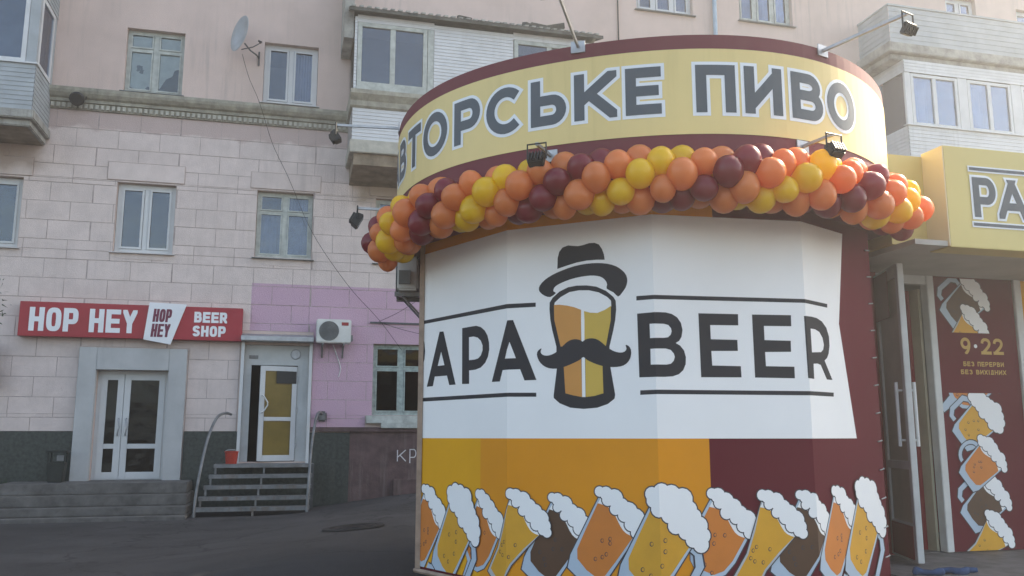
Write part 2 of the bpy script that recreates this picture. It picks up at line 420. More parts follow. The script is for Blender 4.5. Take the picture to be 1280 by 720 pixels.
def stroke_letter(fl, ch, x0, x1, y0, y1, t, h=0.0, grow=0.0, e=2.0, mi=0, shear=0.0, clip=True):
    """a capital of stroke thickness t in the box, 'grow' makes the wider backing of an outlined letter"""
    g = Flat(); bx, by = x0 + t / 2, y0 + t / 2; w, hh = (x1 - x0 - t), (y1 - y0 - t)
    for si, (pts, closed, ext) in enumerate(glyph(ch, e)):
        P = [Vector((bx + p[0] * w, by + p[1] * hh)) for p in pts]; n = len(P); T = t / 2 + grow
        ext = ext if isinstance(ext, tuple) else (ext, ext)
        if not closed:
            d0, d1 = (P[0] - P[1]).normalized(), (P[-1] - P[-2]).normalized()
            P[0] = P[0] + d0 * (t * ext[0] + (grow if ext[0] else 0)); P[-1] = P[-1] + d1 * (t * ext[1] + (grow if ext[1] else 0))
        Lf, Rt = [], []
        for i in range(n):
            a, c = P[i - 1] if (i or closed) else None, P[(i + 1) % n] if (i < n - 1 or closed) else None
            n1 = Vector((-(P[i] - a).y, (P[i] - a).x)).normalized() if a is not None else None
            n2 = Vector((-(c - P[i]).y, (c - P[i]).x)).normalized() if c is not None else None
            m = (n1 + n2).normalized() if n1 is not None and n2 is not None else (n1 if n1 is not None else n2)
            k = T / max(.5, m.dot(n1 if n1 is not None else n2)); Lf.append(P[i] + m * k); Rt.append(P[i] - m * k)
        hz = h + si * 6e-5
        vl = [g.bm.verts.new((p.x, p.y, hz)) for p in Lf]; vr = [g.bm.verts.new((p.x, p.y, hz)) for p in Rt]
        for i in range(n if closed else n - 1):
            j = (i + 1) % n
            f = g.bm.faces.new((vl[i], vr[i], vr[j], vl[j])); f.material_index = mi
    if clip: g.clip(x0 - grow, x1 + grow, y0 - grow, y1 + grow)
    if shear:
        for v in g.bm.verts: v.co.x += shear * (v.co.y - y0)
    me = bpy.data.meshes.new('t'); g.bm.to_mesh(me); g.bm.free(); fl.bm.from_mesh(me); bpy.data.meshes.remove(me)
    return fl
def word(txt, x0, x1, y0, y1, m, wrap, t, parent, gap=.35, e=3.2, shear=0.0, name='letter', wide='', cuts=()):
    """letters side by side in a box, each its own object"""
    ws = [(.55 if c == ' ' else .4 if c == 'І' else 1.15 if c in wide else 1.0) for c in txt]; tot = sum(ws) + gap * .5 * (len(txt) - 1); k = (x1 - x0) / tot; x = x0
    for c, w_ in zip(txt, ws):
        if c != ' ': stroke_letter(Flat(), c, x, x + w_ * k, y0, y1, t, 0, 0, e, 0, shear).obj(name, m, parent, wrap, cuts)
        x += (w_ + gap * .5) * k

# ------------------------------------------------------------------ ground
def sstep(a, b, x):
    t = max(0, min(1, (x - a) / (b - a))); return t * t * (3 - 2 * t)
def gz(x, y): return .33 * sstep(-5.2, -1.6, x) * sstep(7.0, 9.5, y)
b = MB()
xs = [-600, -120, -40] + [-20 + .5 * k for k in range(81)] + [40, 120, 600]
ys = [-600, -100, -30] + [-10 + .5 * k for k in range(81)] + [60, 150, 600]
for x in xs:
    for y in ys: b.v.append((x, y, gz(x, y)))
ny = len(ys)
for i in range(len(xs) - 1):
    for j in range(ny - 1): b.f.append((i * ny + j, (i + 1) * ny + j, (i + 1) * ny + j + 1, i * ny + j + 1)); b.m.append(0)
ground = tag(b.obj('ground', 'asphalt', smooth=True), kind='structure')
def wear(t, tc):
    no = t.nodes.new('ShaderNodeTexNoise'); no.inputs['Scale'].default_value = .35; no.inputs['Detail'].default_value = 7
    t.links.new(tc.outputs['Object'], no.inputs['Vector'])
    return math_n(t, 'MULTIPLY', math_n(t, 'SUBTRACT', no.outputs['Fac'], .5), 4.0, True)
blend_mask(M('asphalt'), (.085, .078, .078), wear)
def cracks(t, tc):
    vo = t.nodes.new('ShaderNodeTexVoronoi'); vo.feature = 'DISTANCE_TO_EDGE'; vo.inputs['Scale'].default_value = .45
    no = t.nodes.new('ShaderNodeTexNoise'); no.inputs['Scale'].default_value = 2; no.inputs['Detail'].default_value = 5
    t.links.new(tc.outputs['Object'], no.inputs['Vector'])
    va = t.nodes.new('ShaderNodeVectorMath'); va.operation = 'ADD'
    t.links.new(tc.outputs['Object'], va.inputs[0]); t.links.new(no.outputs['Color'], va.inputs[1]); t.links.new(va.outputs[0], vo.inputs['Vector'])
    return math_n(t, 'MULTIPLY', math_n(t, 'LESS_THAN', vo.outputs['Distance'], .012), .7)
blend_mask(M('asphalt'), (.015, .014, .014), cracks)
def grit(t, tc):
    vo = t.nodes.new('ShaderNodeTexVoronoi'); vo.inputs['Scale'].default_value = 26; t.links.new(tc.outputs['Object'], vo.inputs['Vector'])
    no = t.nodes.new('ShaderNodeTexNoise'); no.inputs['Scale'].default_value = 5; no.inputs['Detail'].default_value = 4; t.links.new(tc.outputs['Object'], no.inputs['Vector'])
    a = math_n(t, 'LESS_THAN', vo.outputs['Distance'], .16); b_ = math_n(t, 'GREATER_THAN', no.outputs['Fac'], .52)
    return math_n(t, 'MULTIPLY', math_n(t, 'MULTIPLY', a, b_), .7)
blend_mask(M('asphalt'), (.16, .15, .14), grit)
def patches(t, tc):
    vo = t.nodes.new('ShaderNodeTexVoronoi'); vo.inputs['Scale'].default_value = .22; vo.distance = 'CHEBYCHEV'; t.links.new(tc.outputs['Object'], vo.inputs['Vector'])
    sp = t.nodes.new('ShaderNodeSeparateColor'); t.links.new(vo.outputs['Color'], sp.inputs[0])
    return math_n(t, 'MULTIPLY', math_n(t, 'GREATER_THAN', sp.outputs[0], .68), .45)
blend_mask(M('asphalt'), (.03, .028, .029), patches)

# ------------------------------------------------------------------ apartment building (local x along the facade, -y out of it)
FAZ = rad(14.5)
F0 = Vector((-6.6, 19.8, 0))
def fw(u, off, z):
    return Vector((F0.x + u * math.cos(FAZ) + off * math.sin(FAZ), F0.y + u * math.sin(FAZ) - off * math.cos(FAZ), z))
bld = empty('apartment_building', 'pinkish plastered apartment building with stone block ground floors and enclosed balconies', 'building', F0, FAZ)
UMIN, UMAX, ZTOP = -16.0, 34.0, 28.5  # unseen upper height is raised so the building's shadow covers the ground
#            u0    u1    z0    z1   kind
WIN = [(-5.55, -4.30, 5.65, 7.22, 'pvc2'), (-2.38, -1.13, 5.66, 7.26, 'pvc2'), (.66, 1.94, 5.70, 7.28, 'old'), (3.42, 4.70, 5.70, 7.28, 'old'),
       (-2.42, -1.15, 9.44, 10.98, 'foil'), (.66, 1.93, 9.46, 10.98, 'pvc2'), (10.32, 12.0, 13.08, 14.7, 'pvc3'), (13.43, 15.12, 13.14, 14.7, 'dull'),
       (3.45, 5.25, 2.08, 3.74, 'shopwin'), (-5.5, -4.3, 9.0, 11.2, 'pvc2'), (20.4, 21.5, 12.6, 14.8, 'pvc2'), (23.0, 24.4, 12.9, 14.7, 'pvc2')]
DOOR1 = (-2.50, -1.03, .66, 3.02)
DOOR2 = (.53, 2.0, 1.03, 3.66)
OPEN = [w[:4] for w in WIN] + [DOOR1, DOOR2]
RECESS = .26
def cells(u0, u1, z0, z1, holes, ucuts=(), zcuts=()):
    us = sorted({u0, u1, *[x for h in holes for x in h[:2] if u0 < x < u1]}); zs = sorted({z0, z1, *[x for h in holes for x in h[2:4] if z0 < x < z1]})
    out = []
    for a, c in zip(us, us[1:]):
        for e, g in zip(zs, zs[1:]):
            mu, mz = (a + c) / 2, (e + g) / 2
            if not any(h[0] < mu < h[1] and h[2] < mz < h[3] for h in holes): out.append((a, c, e, g))
    return out
b = MB()
for a, c, e, g in cells(UMIN, UMAX, 0, ZTOP, OPEN):
    b.face([(a, 0, e), (c, 0, e), (c, 0, g), (a, 0, g)])
for u0, u1, z0, z1 in OPEN:
    r = RECESS
    b.face([(u0, 0, z0), (u0, r, z0), (u0, r, z1), (u0, 0, z1)]); b.face([(u1, 0, z0), (u1, r, z0), (u1, r, z1), (u1, 0, z1)])
    b.face([(u0, 0, z1), (u0, r, z1), (u1, r, z1), (u1, 0, z1)]); b.face([(u0, 0, z0), (u0, r, z0), (u1, r, z0), (u1, 0, z0)])
D = 12.0
b.face([(UMIN, 0, 0), (UMIN, D, 0), (UMIN, D, ZTOP), (UMIN, 0, ZTOP)]); b.face([(UMAX, 0, 0), (UMAX, D, 0), (UMAX, D, ZTOP), (UMAX, 0, ZTOP)])
b.face([(UMIN, D, 0), (UMAX, D, 0), (UMAX, D, ZTOP), (UMIN, D, ZTOP)])
wall = b.obj('wall', 'stucco', bld)
# the dark rooms behind the openings
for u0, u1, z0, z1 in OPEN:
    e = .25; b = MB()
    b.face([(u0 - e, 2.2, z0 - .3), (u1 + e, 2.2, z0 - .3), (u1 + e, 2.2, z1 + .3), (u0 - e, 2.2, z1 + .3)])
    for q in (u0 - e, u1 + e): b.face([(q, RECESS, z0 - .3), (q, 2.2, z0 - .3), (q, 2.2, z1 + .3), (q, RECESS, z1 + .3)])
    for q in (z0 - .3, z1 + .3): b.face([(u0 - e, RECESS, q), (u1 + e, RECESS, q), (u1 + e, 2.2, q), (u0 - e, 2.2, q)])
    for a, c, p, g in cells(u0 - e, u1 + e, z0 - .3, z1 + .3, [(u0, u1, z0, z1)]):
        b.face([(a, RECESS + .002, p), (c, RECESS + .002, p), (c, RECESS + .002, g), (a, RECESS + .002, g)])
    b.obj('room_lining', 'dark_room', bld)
b = MB(); b.box(UMIN - .4, UMAX + .4, -.5, D + .4, ZTOP + .003, ZTOP + .35); b.obj('roof', 'slab_concrete', bld)
# high cornice under the eaves
b = MB(); b.box(UMIN, UMAX, -.3, -.003, ZTOP - .5, ZTOP); b.obj('eaves_cornice', 'cornice', bld)

# stone blocks
PLT = 1.70
rows = [(8.45, 8.86)] + [(8.45 - .4305 * (k + 1), 8.45 - .4305 * k) for k in range(15)] + [(PLT, 8.45 - .4305 * 15)]
LINT = [(-2.60, -.96, 7.30, 7.72), (.50, 2.10, 7.32, 7.72), (3.26, 4.86, 7.32, 7.72), (-5.75, -4.12, 7.26, 7.68)]
HOL = [w[:4] for w in WIN] + [(-2.88, -.64, .6, 3.52), (.45, 2.06, 1.0, 3.97)] + LINT + [(3.3, 5.4, 1.70, 2.06)]
G = .007; TH = .012
nb = 0
for ri, (z0, z1) in enumerate(rows):
    st = -1.10 if ri % 2 == 0 else -1.55
    k = -6
    while True:
        a = st + .88 * k; k += 1
        if a > 6.2: break
        if a < -6.3: continue
        jit = random.uniform(-.02, .02)
        cs = cells(a + G, a + .88 - G, z0 + G, z1 - G, [(h[0] - G, h[1] + G, h[2] - G, h[3] + G) for h in HOL])
        cs = [q for q in cs if q[1] - q[0] > .02 and q[3] - q[2] > .02]
        if not cs: continue
        # split into connected pieces: left and right of an opening are two stones
        groups = []
        for q in cs:
            hit = [g for g in groups if any((abs(q[0] - w[1]) < 1e-6 or abs(q[1] - w[0]) < 1e-6) and q[2] < w[3] - 1e-6 and q[3] > w[2] + 1e-6 or (abs(q[2] - w[3]) < 1e-6 or abs(q[3] - w[2]) < 1e-6) and q[0] < w[1] - 1e-6 and q[1] > w[0] + 1e-6 for w in g)]
            for g in hit: groups.remove(g)
            groups.append([q] + [w for g in hit for w in g])
        for g in groups:
            b = MB(); th = TH + random.uniform(-.004, .004)
            eds = {}
            for a0, c0, e0, g0 in g:
                b.face([(a0, -th, e0), (c0, -th, e0), (c0, -th, g0), (a0, -th, g0)])
                for p, q in (((a0, e0), (c0, e0)), ((c0, e0), (c0, g0)), ((c0, g0), (a0, g0)), ((a0, g0), (a0, e0))):
                    kx = tuple(sorted(((round(p[0], 5), round(p[1], 5)), (round(q[0], 5), round(q[1], 5)))))
                    eds[kx] = eds.get(kx, 0) + 1
            for (p, q), n in eds.items():
                if n == 1: b.face([(p[0], -th, p[1]), (q[0], -th, q[1]), (q[0], .01, q[1]), (p[0], .01, p[1])])
            b.obj('stone_block', 'block_paint', wall); nb += 1
for u0, u1, z0, z1 in LINT:
    b = MB(); b.box(u0 + G, u1 - G, -.035, .01, z0 + G, z1 - G); b.obj('lintel_block', 'block_paint', wall, bevel=.004)
# joint bed behind the blocks (mortar), one recessed sheet
b = MB()
for a, c, e, g in cells(-6.4, 6.4, PLT, 8.87, [h for h in HOL]): b.face([(a, -.003, e), (c, -.003, e), (c, -.003, g), (a, -.003, g)])
b.obj('mortar_bed', 'joint', wall)

# string course with dentils
b = MB()
prof = [(0.01, 8.87), (-.05, 8.87), (-.05, 9.02), (-.10, 9.03), (-.10, 9.10), (-.16, 9.13), (-.22, 9.20), (-.24, 9.26), (-.24, 9.33), (0.01, 9.40)]
b.prism(prof, 'x', -6.5, 9.0)
corn = b.obj('string_course', 'cornice', bld)
b = MB(); u = -6.4
while u < 4.5:
    b.box(u, u + .062, -.095, -.045, 8.90, 9.00); u += .115
tag(b.obj('dentil_band', 'dentil', corn), kind='stuff')

# plinth
b = MB()
for a, c, e, g in cells(-7.5, .50, -.1, PLT, [(-2.88, -.64, -.2, 3.5)]): b.box(a, c, -.06, .01, e, g)
pl = b.obj('plinth', 'granite_green', bld)
b = MB(); b.box(.50, 2.02, -.06, .01, -.1, 1.0); b.obj('plinth', 'granite_green', bld)  # dark piece added below the side door, standing in for shade under the stair
b = MB(); b.box(2.02, 2.95, -.07, .01, -.1, PLT - .02); b.obj('plinth', 'granite_green', bld)
b = MB(); b.box(2.95, 9.0, -.04, .01, -.1, PLT); b.box(2.06, 9.0, -.10, -.041, PLT, PLT + .10); b.obj('plinth', 'plinth_brown', bld)
b = MB(); b.box(3.95, 9.0, -.16, -.041, -.1, .62); b.obj('plinth_step', 'plinth_brown', bld, bevel=.02)

# chalk letters on the brown plinth
fl = Flat(); stroke_letter(fl, 'К', 4.05, 4.26, 1.02, 1.28, .022); stroke_letter(fl, 'Р', 4.34, 4.50, .98, 1.30, .022)
fl.obj('chalk_writing', 'chalk', bld, lambda x, y, z: Vector((x, -.044 - z, y)))

# ---------------- windows
def frame_bars(b, u0, u1, z0, z1, w, y0, y1, mull=(), trans=()):
    b.box(u0, u0 + w, y0, y1, z0, z1); b.box(u1 - w, u1, y0, y1, z0, z1)
    b.box(u0 + w, u1 - w, y0, y1, z1 - w, z1); b.box(u0 + w, u1 - w, y0, y1, z0, z0 + w)
    for m, mw in mull: b.box(m - mw / 2, m + mw / 2, y0 + .002, y1 - .002, z0 + w, z1 - w)
    for t, tw, a, c in trans: b.box(a, c, y0 + .004, y1 - .004, t - tw / 2, t + tw / 2)
def pane(parent, u0, u1, z0, z1, y, m='pane', name='pane'):
    b = MB(); b.box(u0, u1, y, y + .006, z0, z1); return b.obj(name, m, parent)
def curtain(parent, u0, u1, z0, z1, y, m='curtain', n=26):
    b = MB()
    for k in range(n):
        x0, x1 = u0 + (u1 - u0) * k / n, u0 + (u1 - u0) * (k + 1) / n
        f = lambda q: y + .03 * math.sin(q * 1.9) + .015 * math.sin(q * 4.7)
        b.face([(x0, f(k), z0), (x1, f(k + 1), z0), (x1, f(k + 1) * .5 + y * .5, z1), (x0, f(k) * .5 + y * .5, z1)])
    return b.obj('curtain', m, parent, smooth=True)
def sill(parent, u0, u1, z, m='sill_metal', out=.09, t=.035):
    b = MB(); b.prism([(-out, z - t), (-out, z - t + .012), (RECESS - .1, z + .004), (RECESS - .1, z - t)], 'x', u0 - .06, u1 + .06); return b.obj('window_sill', m, parent)
def window(u0, u1, z0, z1, kind):
    yf = .14
    b = MB()
    if kind in ('pvc2', 'dull', 'pvc3'):
        mm = 'pvc' if kind != 'dull' else 'old_wood_white'
        ms = [(u0 + (u1 - u0) * q, .11) for q in ((.5,) if kind == 'pvc2' else (.34, .67))]
        frame_bars(b, u0 + .004, u1 - .004, z0 + .004, z1 - .004, .095, yf, yf + .07, ms)
        # sash profile, a little proud and inset
        w = b.obj('window', mm, bld, bevel=.006)
        edges = [u0 + .095] + sum([[m[0] - .055, m[0] + .055] for m in ms], []) + [u1 - .095]
        for i in range(0, len(edges), 2):
            c = MB(); frame_bars(c, edges[i] + .006, edges[i + 1] - .006, z0 + .101, z1 - .101, .045, yf - .02, yf - .001); c.obj('sash', mm, w)
            pane(w, edges[i] + .0, edges[i + 1] - .0, z0 + .1, z1 - .1, yf + .02)
            if kind == 'dull' or (u0 > 0 and i > 0): curtain(w, edges[i], edges[i + 1], z0 + .05, z1 - .1, .3)
        sill(w, u0, u1, z0, 'pvc' if kind == 'pvc2' else 'sill_metal')
    elif kind in ('old', 'foil', 'shopwin'):
        mm = {'old': 'old_wood_white', 'foil': 'old_wood_white', 'shopwin': 'old_wood_green'}[kind]
        um = (u0 + u1) / 2 - (.22 if kind == 'shopwin' else 0); tz = z0 + (z1 - z0) * (.70 if kind != 'shopwin' else .66)
        frame_bars(b, u0 + .004, u1 - .004, z0 + .004, z1 - .004, .075, yf, yf + .07, [(um, .12)], [(tz, .06, u0 + .075, um - .06), (tz, .06, um + .06, u1 - .075)])
        w = b.obj('window', mm, bld, bevel=.005)
        for a, c in ((u0 + .075, um - .06), (um + .06, u1 - .075)):
            for e, g in ((z0 + .075, tz - .03), (tz + .03, z1 - .075)):
                s = MB(); frame_bars(s, a + .004, c - .004, e + .004, g - .004, .03, yf - .015, yf - .001); s.obj('sash', mm, w)
                pane(w, a, c, e, g, yf + .02, {'shopwin': 'pane_dark', 'foil': 'pane_clear', 'old': 'pane'}[kind])
        if kind == 'old':
            curtain(w, u0 + .05, u1 - .05, z0 + .05, tz, .30); curtain(w, um, u1 - .05, tz, z1 - .05, .30)
        if kind == 'foil':
            # foil pasted behind the panes, torn at the bottom right
            F = Flat(); F.poly([(u0 + .08, z0 + .08), (u0 + .55, z0 + .08), (u0 + .58, z0 + .2), (um + .12, z0 + .17), (um + .25, z0 + .42), (um + .38, z0 + .50), (um + .43, z0 + .66), (u1 - .08, z0 + .70), (u1 - .08, z1 - .08), (u0 + .08, z1 - .08)])
            F.obj('foil_sheet', 'foil', w, lambda x, y, z: Vector((x, .172 + z, y)))
            for dx, dz, rr in ((.30, .66, .07), (.34, .56, .06), (.27, .6, .05), (.12, .12, .05), (.5, .16, .05)):
                F = Flat(); F.poly([(u0 + dx + rr * random.uniform(.6, 1.3) * math.cos(q * PI / 5), z0 + dz + rr * random.uniform(.5, 1.3) * math.sin(q * PI / 5)) for q in range(10)])
                F.obj('torn_hole', 'steel_dark', w, lambda x, y, z: Vector((x, .170 + z, y)))
        if kind == 'shopwin':
            F = MB(); F.box(u0 + .14, u0 + .60, .19, .2, tz + .06, z1 - .12); F.obj('notice', 'curtain_orange', w)
            F = MB(); F.box(u0 + .20, u0 + .46, .19, .2, z0 + .72, tz - .06); F.obj('notice', 'panel_beige', w)
            g = MB()          # bars behind the glass
            for q in range(7):
                x = u0 + .1 + q * .26
                g.tube([(x, .24, z0 + .06), (min(x + .5, u1 - .06), .24, z0 + .06 + min(x + .5, u1 - .06) - x)], .008, 5)
                g.tube([(x, .25, z0 + .9), (max(x - .5, u0 + .06), .25, z0 + .9 - x + max(x - .5, u0 + .06))], .008, 5)
            g.obj('grille', 'steel_grey', w)
            s = MB(); s.box(u0 - .14, u1 + .2, -.12, .1, z0 - .19, z0 - .015); s.box(u0 + .2, u1 + .2, -.17, -.121, z0 - .30, z0 - .19); s.obj('window_sill', 'old_wood_white', w, bevel=.01)
        else: sill(w, u0, u1, z0, 'sill_metal', .12, .05)
    return w
for wv in WIN: window(*wv)
b = MB(); b.box(.86, 1.76, -.022, .012, 5.50, 5.66); b.obj('sill_block', 'block_paint', wall)
b = MB(); b.box(-2.2, -1.3, -.022, .012, 5.50, 5.62); b.obj('sill_block', 'block_paint', wall)

# ---------------- white portal and double door of the beer shop
b = MB()
u0, u1, z0, z1 = DOOR1
b.box(-2.86, u0, -.14, .02, .62, 3.50); b.box(u1, -.66, -.14, .02, .62, 3.50); b.box(u0, u1, -.139, .02, z1, 3.499)
portal = b.obj('door_portal', 'plaster_white', bld, bevel=.008)
def glazed_leaf(b, u0, u1, z0, z1, w, mid, y0=.0, y1=.05):
    b.box(u0, u0 + w, y0, y1, z0, z1); b.box(u1 - w, u1, y0, y1, z0, z1); b.box(u0 + w, u1 - w, y0, y1, z1 - w, z1); b.box(u0 + w, u1 - w, y0, y1, z0, z0 + w * 1.15)
    b.box(u0 + w, u1 - w, y0, y1, mid - w * .4, mid + w * .4)
b = MB(); frame_bars(b, u0 + .003, u1 - .003, z0 + .003, z1 - .003, .07, .15, .22)
door = b.obj('entrance_door', 'pvc', bld)
uc = u0 + .55
for a, c in ((u0 + .075, uc - .004), (uc + .004, u1 - .075)):
    s = MB(); glazed_leaf(s, a, c, z0 + .02, z1 - .075, .13, z0 + .72, .135, .19); lf = s.obj('door_leaf', 'pvc', door, bevel=.006)
    pane(door, a + .12, c - .12, z0 + .14, z1 - .19, .165, 'pane_dark')
for x in (uc - .07, uc + .09):
    s = MB(); s.tube([(x, .135, z0 + .95), (x, .07, z0 + .97), (x + .03, .06, z0 + 1.12), (x, .07, z0 + 1.30), (x, .135, z0 + 1.32)], .014, 8); s.obj('door_handle', 'galv', door, smooth=True)
b = MB(); b.box(u0 + .003, u1 - .003, -.13, .23, z0 - .02, z0 + .002); b.obj('threshold', 'concrete_step', door)

# ---------------- second door: white frame, transom, open glazed leaf with yellow film
u0, u1, z0, z1 = DOOR2
for a in (u0 - .05, u1 - .02): b = MB(); b.box(a, a + .07, -.10, .0, z0 - .05, z1 + .05); b.obj('door_surround', 'pvc', bld)
b = MB(); b.prism([(-.34, z1 + .06), (-.34, z1 + .16), (-.02, z1 + .24), (-.02, z1 + .05)], 'x', u0 - .06, u1 + .06); b.obj('shutter_box', 'galv', bld, bevel=.008)
b = MB(); tz = 3.20
b.box(u0 + .02, u0 + .18, .12, .2, z0, z1); b.box(u1 - .26, u1 - .02, .12, .2, z0, z1); b.box(u0 + .18, u1 - .26, .12, .2, tz, z1)
sd2 = b.obj('side_door', 'pvc_dull', bld)
b = MB(); b.lathe([(0, .10), (.10, .10), (.12, .11), (.12, .12)], 14, (u1 - .32, 0, z1 - .2), 'y'); b.obj('vent_grille', 'galv', sd2)
b = MB(); b.box(u0 + .12, u0 + .32, .105, .119, z1 - .32, z1 - .24); b.obj('nameplate', 'steel_grey', sd2)
LW = .83
s = MB(); glazed_leaf(s, -LW, 0, z0 + .02, tz - .03, .11, z0 + .95, -.025, .025)
leaf = s.obj('door_leaf', 'pvc', sd2, (u1 - .27, .10, 0), (0, 0, rad(12)), bevel=.006)
def leafchild(bb, name, m):
    o = bb.obj(name, m, sd2, leaf.location, leaf.rotation_euler); return o
s = MB(); s.box(-LW + .10, -.10, -.004, .004, z0 + .13, tz - .13); leafchild(s, 'door_film', 'film_yellow')
s = MB(); s.box(-.47, -.02, -.032, -.0255, tz - .42, tz - .14); leafchild(s, 'door_notice', 'paper_dark')
s = MB(); s.tube([(-LW + .055, -.025, z0 + 1.08), (-LW + .08, -.09, z0 + 1.10), (-LW + .17, -.10, z0 + 1.25), (-LW + .17, -.10, z0 + 1.32), (-LW + .08, -.09, z0 + 1.46), (-LW + .055, -.025, z0 + 1.48)], .015, 8); leafchild(s, 'door_handle', 'pvc')
for zz in (z0 + .3, z0 + 1.1, z0 + 1.8):
    s = MB(); s.tube([(.005, -.035, zz), (.005, -.035, zz + .12)], .014, 8); leafchild(s, 'hinge', 'galv')

# ---------------- balconies (parts of the building)
def lap_siding(b, u0, u1, y, z0, z1, step=.10, side=None, yb=0.0):
    n = max(1, round((z1 - z0) / step)); h = (z1 - z0) / n
    for k in range(n):
        a = z0 + h * k
        b.face([(u0, y - .012, a), (u1, y - .012, a), (u1, y, a + h), (u0, y, a + h)]); b.face([(u0, y, a), (u1, y, a), (u1, y - .012, a), (u0, y - .012, a)])
        for x, s in (side or []):
            b.face([(x + s * .012, y, a), (x + s * .012, yb, a), (x, yb, a + h), (x, y, a + h)]); b.face([(x, y, a), (x, yb, a), (x + s * .012, yb, a), (x + s * .012, y, a)])
def glazing(parent, u0, u1, z0, z1, y, n, m='pvc', w=.09, pm='pane'):
    b = MB(); frame_bars(b, u0, u1, z0, z1, w, y - .04, y + .04, [(u0 + (u1 - u0) * k / n, .12) for k in range(1, n)])
    f = b.obj('window_frame', m, parent, bevel=.006)
    for k in range(n):
        a, c = u0 + (u1 - u0) * k / n + (.06 if k else w), u0 + (u1 - u0) * (k + 1) / n - (.06 if k < n - 1 else w)
        pane(parent, a - .01, c + .01, z0 + w - .01, z1 - w + .01, y)
    return f
# left balcony
P = 1.35
b = MB(); lap_siding(b, -8.6, -3.9, -P, 8.32, 9.32, .10, [(-3.9, 1)])
lap_siding(b, -8.6, -3.9, -P, 10.98, 12.5, .10, [(-3.9, 1)])
b.box(-4.10, -3.906, -P + .005, -P + .12, 9.32, 10.98); b.box(-3.99, -3.906, -.2, -.02, 9.32, 10.98)
bl = b.obj('balcony', 'siding_grey', bld)
glazing(bl, -5.9, -4.11, 9.36, 10.96, -P + .05, 2, 'siding')
b = MB(); b.box(-8.65, -3.86, -P - .05, -P + .2, 9.325, 9.36); b.obj('window_sill', 'siding', bl)
b = MB(); b.box(-3.95, -3.9, -P + .13, -P + .24, 9.36, 10.96); b.box(-3.95, -3.9, -.28, -.2, 9.36, 10.96); b.box(-3.95, -3.9, -P + .24, -.28, 10.86, 10.96); b.box(-3.95, -3.9, -P + .24, -.28, 9.36, 9.45); b.obj('window_frame', 'siding', bl)
b = MB(); b.box(-3.93, -3.924, -P + .23, -.27, 9.44, 10.87); b.obj('pane', 'pane', bl)
b = MB(); b.box(-8.7, -3.84, -P - .06, -.02, 8.12, 8.315); b.box(-8.6, -3.92, -P + .06, -.02, 7.98, 8.118); b.obj('balcony_slab', 'slab_concrete', bl, bevel=.02)
b = MB(); b.face([(-8.6, -P + .12, 7.97), (-3.98, -P + .12, 7.97), (-3.98, -.02, 7.97), (-8.6, -.02, 7.97)]); b.obj('slab_underside', 'raw_plaster', bl)
# centre balcony
b = MB(); lap_siding(b, 2.70, 8.56, -P, 8.26, 9.02, .085, [(2.70, -1), (8.56, 1)], -.02)
for a, c in ((2.70, 2.76), (4.56, 6.50), (8.34, 8.56)): lap_siding(b, a, c, -P, 9.42, 11.25, .085)
lap_siding(b, 2.76, 4.56, -P, 11.12, 11.30, .09); lap_siding(b, 6.50, 8.34, -P, 11.12, 11.30, .09)
for x, s in ((2.70, -1), (8.56, 1)):
    for k in range(21): b.face([(x + s * .012, -P, 9.42 + k * .089), (x + s * .012, -.02, 9.42 + k * .089), (x, -.02, 9.509 + k * .089), (x, -P, 9.509 + k * .089)])
bc = b.obj('balcony', 'siding', bld)
glazing(bc, 2.77, 4.40, 9.56, 11.11, -P + .02, 2, 'old_wood_white', .10); glazing(bc, 6.52, 8.30, 9.56, 11.11, -P + .02, 2, 'old_wood_white', .10)
b = MB(); b.box(4.41, 4.55, -P - .02, -P + .05, 9.56, 11.11); b.obj('frame_post', 'old_wood_white', bc)
for a, c in ((2.765, 4.56), (6.5, 8.34)): b = MB(); b.box(a, c, -P - .03, -P + .05, 9.44, 9.555); b.obj('window_sill', 'old_wood_white', bc)
b = MB(); b.prism([(-P - .02, 9.02), (-P - .06, 9.06), (-P - .06, 9.18), (-P - .16, 9.32), (-P - .16, 9.42), (-.02, 9.43), (-.02, 9.02)], 'x', 2.64, 8.62); b.obj('ledge_moulding', 'cornice', bc)
b = MB(); b.box(2.66, 8.60, -P - .05, -.02, 7.95, 8.255); b.obj('balcony_slab', 'dentil', bc, bevel=.015)
b = MB(); b.prism([(-P + .04, 7.948), (-P + .10, 7.70), (-.02, 7.55), (-.02, 7.948)], 'x', 2.76, 8.5); b.obj('balcony_console', 'raw_plaster', bc)
b = MB(); b.prism([(-P - .22, 11.30), (-P - .22, 11.38), (-.02, 11.95), (-.02, 11.84)], 'x', 2.55, 8.75); rf = b.obj('balcony_roof', 'roof_sheet', bc)
b = MB()
for k in range(34):
    x = 2.6 + k * .18; b.prism([(-P - .24, 11.381), (-P - .24, 11.42), (-.02, 11.99), (-.02, 11.951)], 'x', x, x + .09)
b.obj('roof_rib', 'slab_concrete', bc)
b = MB(); b.prism([(-P - .01, 11.255), (-P - .18, 11.299), (-.03, 11.83), (-.03, 11.255)], 'x', 8.50, 8.57); b.obj('gable_board', 'cornice', bc)
random.seed(3)
for k in range(9):
    x = 5.3 + k * .32; b = MB(); w = random.uniform(.12, .3); b.box(-w, w, -.10, .10, 0, random.uniform(.05, .14)); b.obj('loose_board', 'roof_sheet', bc, (x, -P + .15 + random.uniform(-.1, .15), 11.52), (rad(20), random.uniform(-.2, .2), random.uniform(-.5, .5)))
# grey hopper box next to the centre balcony
b = MB(); b.box(2.46, 2.68, -P + .1, -.02, 10.75, 12.6); b.obj('balcony_side_screen', 'slab_concrete', bc)
